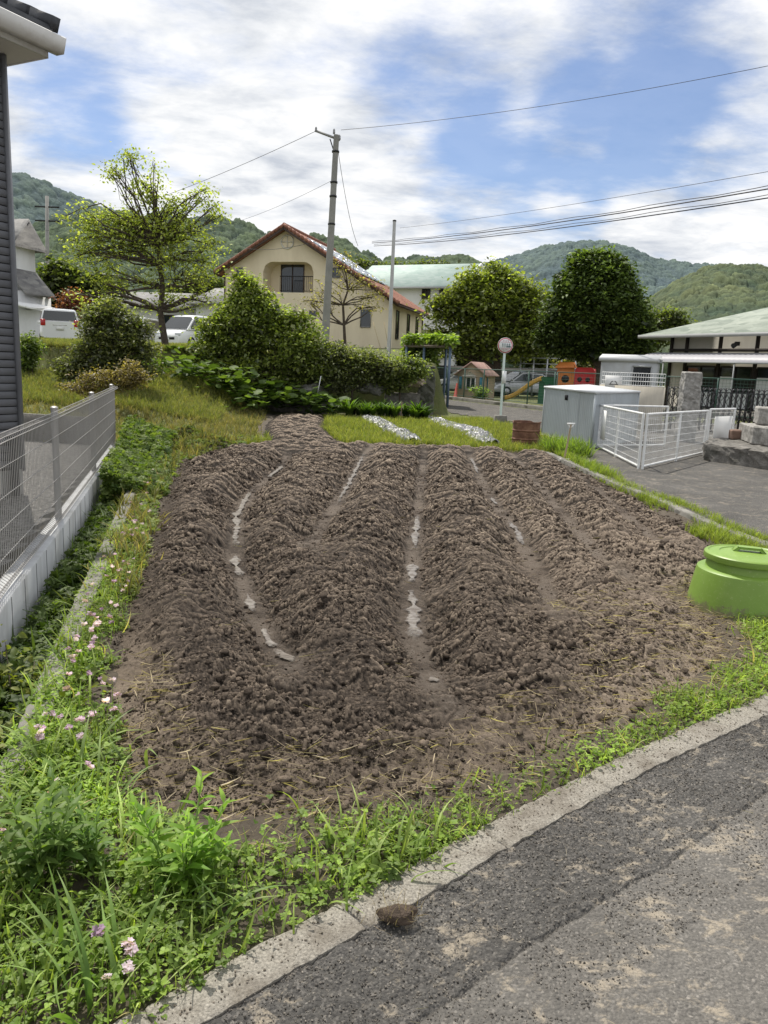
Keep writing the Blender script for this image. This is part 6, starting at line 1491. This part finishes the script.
tree('broadleaf_tree','dense spreading green tree beyond the street behind the round sign','tree',50,[(497,392),(497,370),(497,350),(495,325),(493,300)],
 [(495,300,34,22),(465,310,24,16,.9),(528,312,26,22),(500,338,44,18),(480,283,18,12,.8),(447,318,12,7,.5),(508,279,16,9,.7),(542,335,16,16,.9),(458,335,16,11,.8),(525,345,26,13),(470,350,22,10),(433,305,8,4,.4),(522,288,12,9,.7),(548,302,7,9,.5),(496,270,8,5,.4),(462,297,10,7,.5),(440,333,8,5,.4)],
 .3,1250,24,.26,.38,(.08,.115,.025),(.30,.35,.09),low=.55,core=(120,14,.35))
NEEDLE=T_card(.5)
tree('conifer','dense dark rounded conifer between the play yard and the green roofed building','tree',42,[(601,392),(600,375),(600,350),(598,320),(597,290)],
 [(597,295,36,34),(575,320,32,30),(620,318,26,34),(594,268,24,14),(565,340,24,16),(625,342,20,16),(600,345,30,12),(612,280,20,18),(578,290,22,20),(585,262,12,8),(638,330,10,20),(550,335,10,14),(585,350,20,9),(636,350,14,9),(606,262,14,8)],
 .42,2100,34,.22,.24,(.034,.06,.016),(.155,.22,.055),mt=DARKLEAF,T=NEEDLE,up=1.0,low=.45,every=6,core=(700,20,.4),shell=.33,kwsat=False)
tree('bare_tree','young thin tree with few brownish leaves in front of the cream wall','tree',41,[(345,345),(344,325),(343,305),(348,290)],
 [(322,290,14,12,1),(345,280,16,12,1),(365,285,14,14,1),(378,295,9,10,1),(330,305,14,8,1),(362,305,14,9,1),(345,262,9,8,.7),(312,300,8,7,.7)],
 .10,110,7,.13,.22,(.14,.14,.04),(.30,.26,.10),T=LT)
tree('red_shrub','dark red leaved bush beside the old white house','shrub',42,[(75,325),(75,310)],[(74,302,11,12),(70,312,10,9)],.04,120,20,.14,.2,(.10,.035,.03),(.2,.08,.05))
tree('shrub','small dark shrub tight against the dark grey house corner','shrub',22,[(32,372),(32,358)],[(29,352,5,12),(33,347,4,8),(26,362,6,10)],.03,130,24,.09,.11,(.05,.09,.02),(.18,.24,.07),T=LT)
tree('round_bush','small round bright bush on the street side of the playhouse','shrub',39,[(480,401),(480,397)],[(480,393,8,7)],.03,40,24,.1,.11,(.07,.13,.02),(.2,.3,.06))
tree('shrub','low brown green bush under the conifer, right of the playhouse cars','shrub',55,[(583,372),(583,368)],[(582,362,16,8),(568,366,12,6)],.05,120,20,.2,.25,(.06,.07,.02),(.2,.2,.08))
for i,(Y,bl,lab) in enumerate(((75,[(650,330,18,16),(672,325,16,12),(640,345,16,14)],'light green tree behind the left end of the green hipped roof'),
  (95,[(580,340,30,18),(545,350,24,14),(612,345,24,16)],'dark tree far behind the conifer'),
  (66,[(120,308,26,14),(90,300,20,14),(150,312,18,14)],'dark tree behind the low roofs left of the loose tree'),
  (80,[(200,292,22,14),(225,300,16,12),(178,300,18,12)],'rounded tree between the loose tree and the cream house'),
  (95,[(400,275,30,9),(365,272,24,9),(438,272,24,9)],'dark treetop rising behind the white building roof'),
  (70,[(440,352,24,14),(470,358,22,12)],'dark hedge like tree under the spreading green tree'),
  (72,[(540,355,26,14),(565,350,20,14)],'dark tree between the spreading tree and the conifer'),
  (52,[(60,285,16,18),(48,300,12,16),(100,290,18,12)],'loose tree beside the distant utility pole'))):
    px=bl[0][0]; py=bl[0][1]
    b0=D(px,py,Y); hpx=(b0[2]-2)*F/Y
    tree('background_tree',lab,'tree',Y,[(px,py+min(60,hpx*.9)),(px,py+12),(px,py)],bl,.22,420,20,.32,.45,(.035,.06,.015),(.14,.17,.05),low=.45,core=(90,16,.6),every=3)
# ---------------- pergola with a vine
def pergola():
    a=D(404,365,33.5); b_=D(452,365,31.5); a[2]=b_[2]=1.6 if False else 0.; T=thing('pergola','pergola on blue grey posts under a flat bright green vine','pergola',a); d=b_-a; zt=D(430,346,32)[2]; zt2=zt; up=np.array([0,0,1.])
    m=mat('blue_grey_post',(.12,.17,.24),.5,.1,5,0)
    for q in ((.05,0),(.42,0),(.95,0),(.05,2.4),(.95,2.4)):
        p=d*q[0]+np.array([0,q[1],0]); b=MB(); b.tube([p,p+up*zt],.055,8); b.build('post',m,T)
    b=MB()
    for y in (0,2.4): b.beam(np.array([0,y,zt]),d+np.array([0,y,zt]),.08,.1)
    for q in np.linspace(0,1,7): b.beam(d*q+np.array([0,-.3,zt+.08]),d*q+np.array([0,2.7,zt+.08]),.05,.06)
    b.build('beams',mat('weathered_beam',(.2,.17,.14),.9),T)
    s=Scat(); n=5200; q=rng.random(n); P=d[None]*q[:,None]*1.05; P[:,1]+=-.4+3.2*rng.random(n); P[:,2]+=zt+.12+.28*rng.random(n)+.15*vn(q*6,P[:,1],3)
    s.put(LT,P,.16+.1*rng.random(n),randR(n,tmax=1.1),hues(n,(.08,.14,.02),(.24,.32,.07)))
    n=3200; q=rng.random(n)**1.3*.72; P=d[None]*q[:,None]; P[:,1]+=.2+2.4*rng.random(n); P[:,2]+=zt-.1-1.5*rng.random(n)**1.5
    s.put(LT,P,.16+.1*rng.random(n),randR(n,tmax=1.5),hues(n,(.04,.07,.015),(.14,.19,.05)))
    s.build('vine',LEAF,T)
pergola()
# ---------------- boulders and pillar of the terrace edge
for i,(px,py,Y,sz,lab) in enumerate(((333,384,24.8,.52,'grey boulder at the left of the terrace edge behind the pale stake'),(352,376,25.2,.42,'rounded grey boulder half hidden under the twiggy shrub'),(372,388,25.0,.5,'dark boulder in the middle of the terrace edge'),(409,381,25.6,.48,'pale brownish boulder beside the mossy pillar'),(312,390,24.4,.5,'dark boulder next to the big glossy shrub'),(392,372,25.6,.36,'small boulder under the tumbling climber'))):
    c=D(px,py,Y); V,f=clodT(31+i,3); V=V*np.array([sz,sz*.8,sz*.75]); V=V*(1+.05*vn(V[:,0]*6,V[:,2]*6+V[:,1]*5,i)[:,None]); b=MB(); b.add(V,None,f)
    o=b.build('boulder',mat('boulder',[(.20,.195,.18),(.27,.24,.20)][i==3],.95,.35,5,.8,25,.03,dirt=(.05,.06,.035),dscale=3) if i!=3 else mat('pale_boulder',(.36,.30,.24),.95,.3,5,.8,25,.03),None,smooth=True); o.location=[float(a) for a in c]; tag(o,lab,'boulder','boulders along the terrace edge')
pc=D(425,410,26.0)[:2]
rough_block('wall_pillar','dark mossy concrete pillar ending the terrace wall beside the street','pillar',[pc+[-.28,-.35],pc+[.24,-.3],pc+[.3,.5],pc+[-.2,.5]],-.1,1.62,mat('mossy_concrete',(.10,.10,.085),.95,.45,5,.9,22,.03,dirt=(.035,.045,.02),dscale=3),21,None,.05,.09)
pa=D(385,396,25.2)[:2]; pb=D(420,398,25.6)[:2]
rough_block('low_wall','low dark stone wall under the tumbling climber','wall',[pa+[0,-.1],pb+[0,-.1],pb+[0,.4],pa+[0,.4]],-.1,.72,ROCKM,23,None,.04,.09)
pa=D(262,392,24.3)[:2]; pb=D(330,396,24.7)[:2]
rough_block('low_wall','low mossy stone wall in the shade behind the broad round leaves','wall',[pa+[0,-.1],pb+[0,-.1],pb+[0,.4],pa+[0,.4]],-.1,.85,ROCKM,25,None,.04,.09)
# strap leaved plants and butterbur
STRAP=joint([xf(T_blade(.13,.75+.2*math.sin(i*2.1),6,1.4),rz=i*2.4,s=.8+.25*((i*37)%10)/10) for i in range(16)])
for i,(px,py,lab) in enumerate(((352,410,'leftmost strap leaved clump of the row'),(366,408,'second strap leaved clump from the left'),(379,411,'third strap leaved clump, just left of the middle'),(391,413,'fourth strap leaved clump, by the thin brown stick'),(403,412,'broad strap leaved clump under the low dark wall'),(414,414,'strap leaved clump just left of the mossy pillar'),(425,415,'darkest strap leaved clump, in front of the mossy pillar'),(358,400,'strap leaved clump behind the left end of the row'),(384,401,'strap leaved clump behind the middle of the row'))):
    c=D(px,py,22.9 if py>405 else 24.2); c[2]=0; T=thing('strap_leaf_plant',lab+' below the terrace','plant',c,group='strap leaved plants below the terrace'); s=Scat(); n=3
    P=np.stack([rng.normal(size=n)*.14,rng.normal(size=n)*.12,np.zeros(n)],1); s.put(STRAP,P,.62+.2*rng.random(n),rotmats(rng.random(n)*6,rng.random(n)*.2,rng.random(n)*6),hues(n,(.03,.07,.012),(.12,.2,.03)),tipc=(.3,1.35)); s.build('leaves',GRASS,T)
def butterbur():
    an=np.arange(9)*2*PI/9; V=[(0,0,-.12)]+[(math.cos(a)*.5,math.sin(a)*.5,.03*math.sin(3*a)) for a in an]; DISC=(np.array(V),np.array([[0,1+i,1+(i+1)%9] for i in range(9)]))
    s=Scat()
    for (px,py,r,n,Y) in ((300,398,34,230,23.6),(330,405,20,90,23.4),(270,392,26,160,23.2),(235,380,26,130,22.4),(195,368,26,110,22.5),(150,362,20,60,22.5),(250,398,20,90,22.0),(180,360,20,50,24)):
        c=D(px,py,Y); P=c+rng.normal(size=(n,3))*np.array([r*.5*Y/F,.5,.16]); P[:,2]=np.maximum(P[:,2],TH(P[:,0],P[:,1])+.10)
        s.put(DISC,P,.14+.16*rng.random(n),randR(n,tmax=.7),hues(n,(.045,.08,.02),(.15,.22,.055)))
    o=s.build('butterbur_leaves',GRASS); tag(o,'broad round leaves carpeting the shade below the large shrub','ground cover',kind='stuff')
butterbur()
# dark wall and white rail behind the play yard
A=D(425,388,58);B=D(600,388,52);A[2]=B[2]=0; b=MB(); b.beam(A+[0,0,.9],B+[0,0,.9],.2,1.8); o=b.build('boundary_wall',mat('dark_block_wall',(.07,.068,.065),.9,.2,2,.2)); tag(o,'dark block wall closing the play yard behind the parked cars','wall')
def rail():
    A=D(520,372,50);B=D(575,372,47); A[2]=B[2]=1.2; T=thing('white_railing','pale mesh railing above the dark wall left of the conifer','railing',A); d=B-A; up=np.array([0,0,1.])
    for i in range(5): b=MB(); b.tube([d*i/4-up*1.2,d*i/4+up*1.3],.05,6); b.build('post',STEEL,T)
    b=MB(); 
    for z in (0,.3,.6,.9,1.25): b.tube([up*z,d+up*z],.03,5)
    b.build('rails',STEEL,T)
rail()
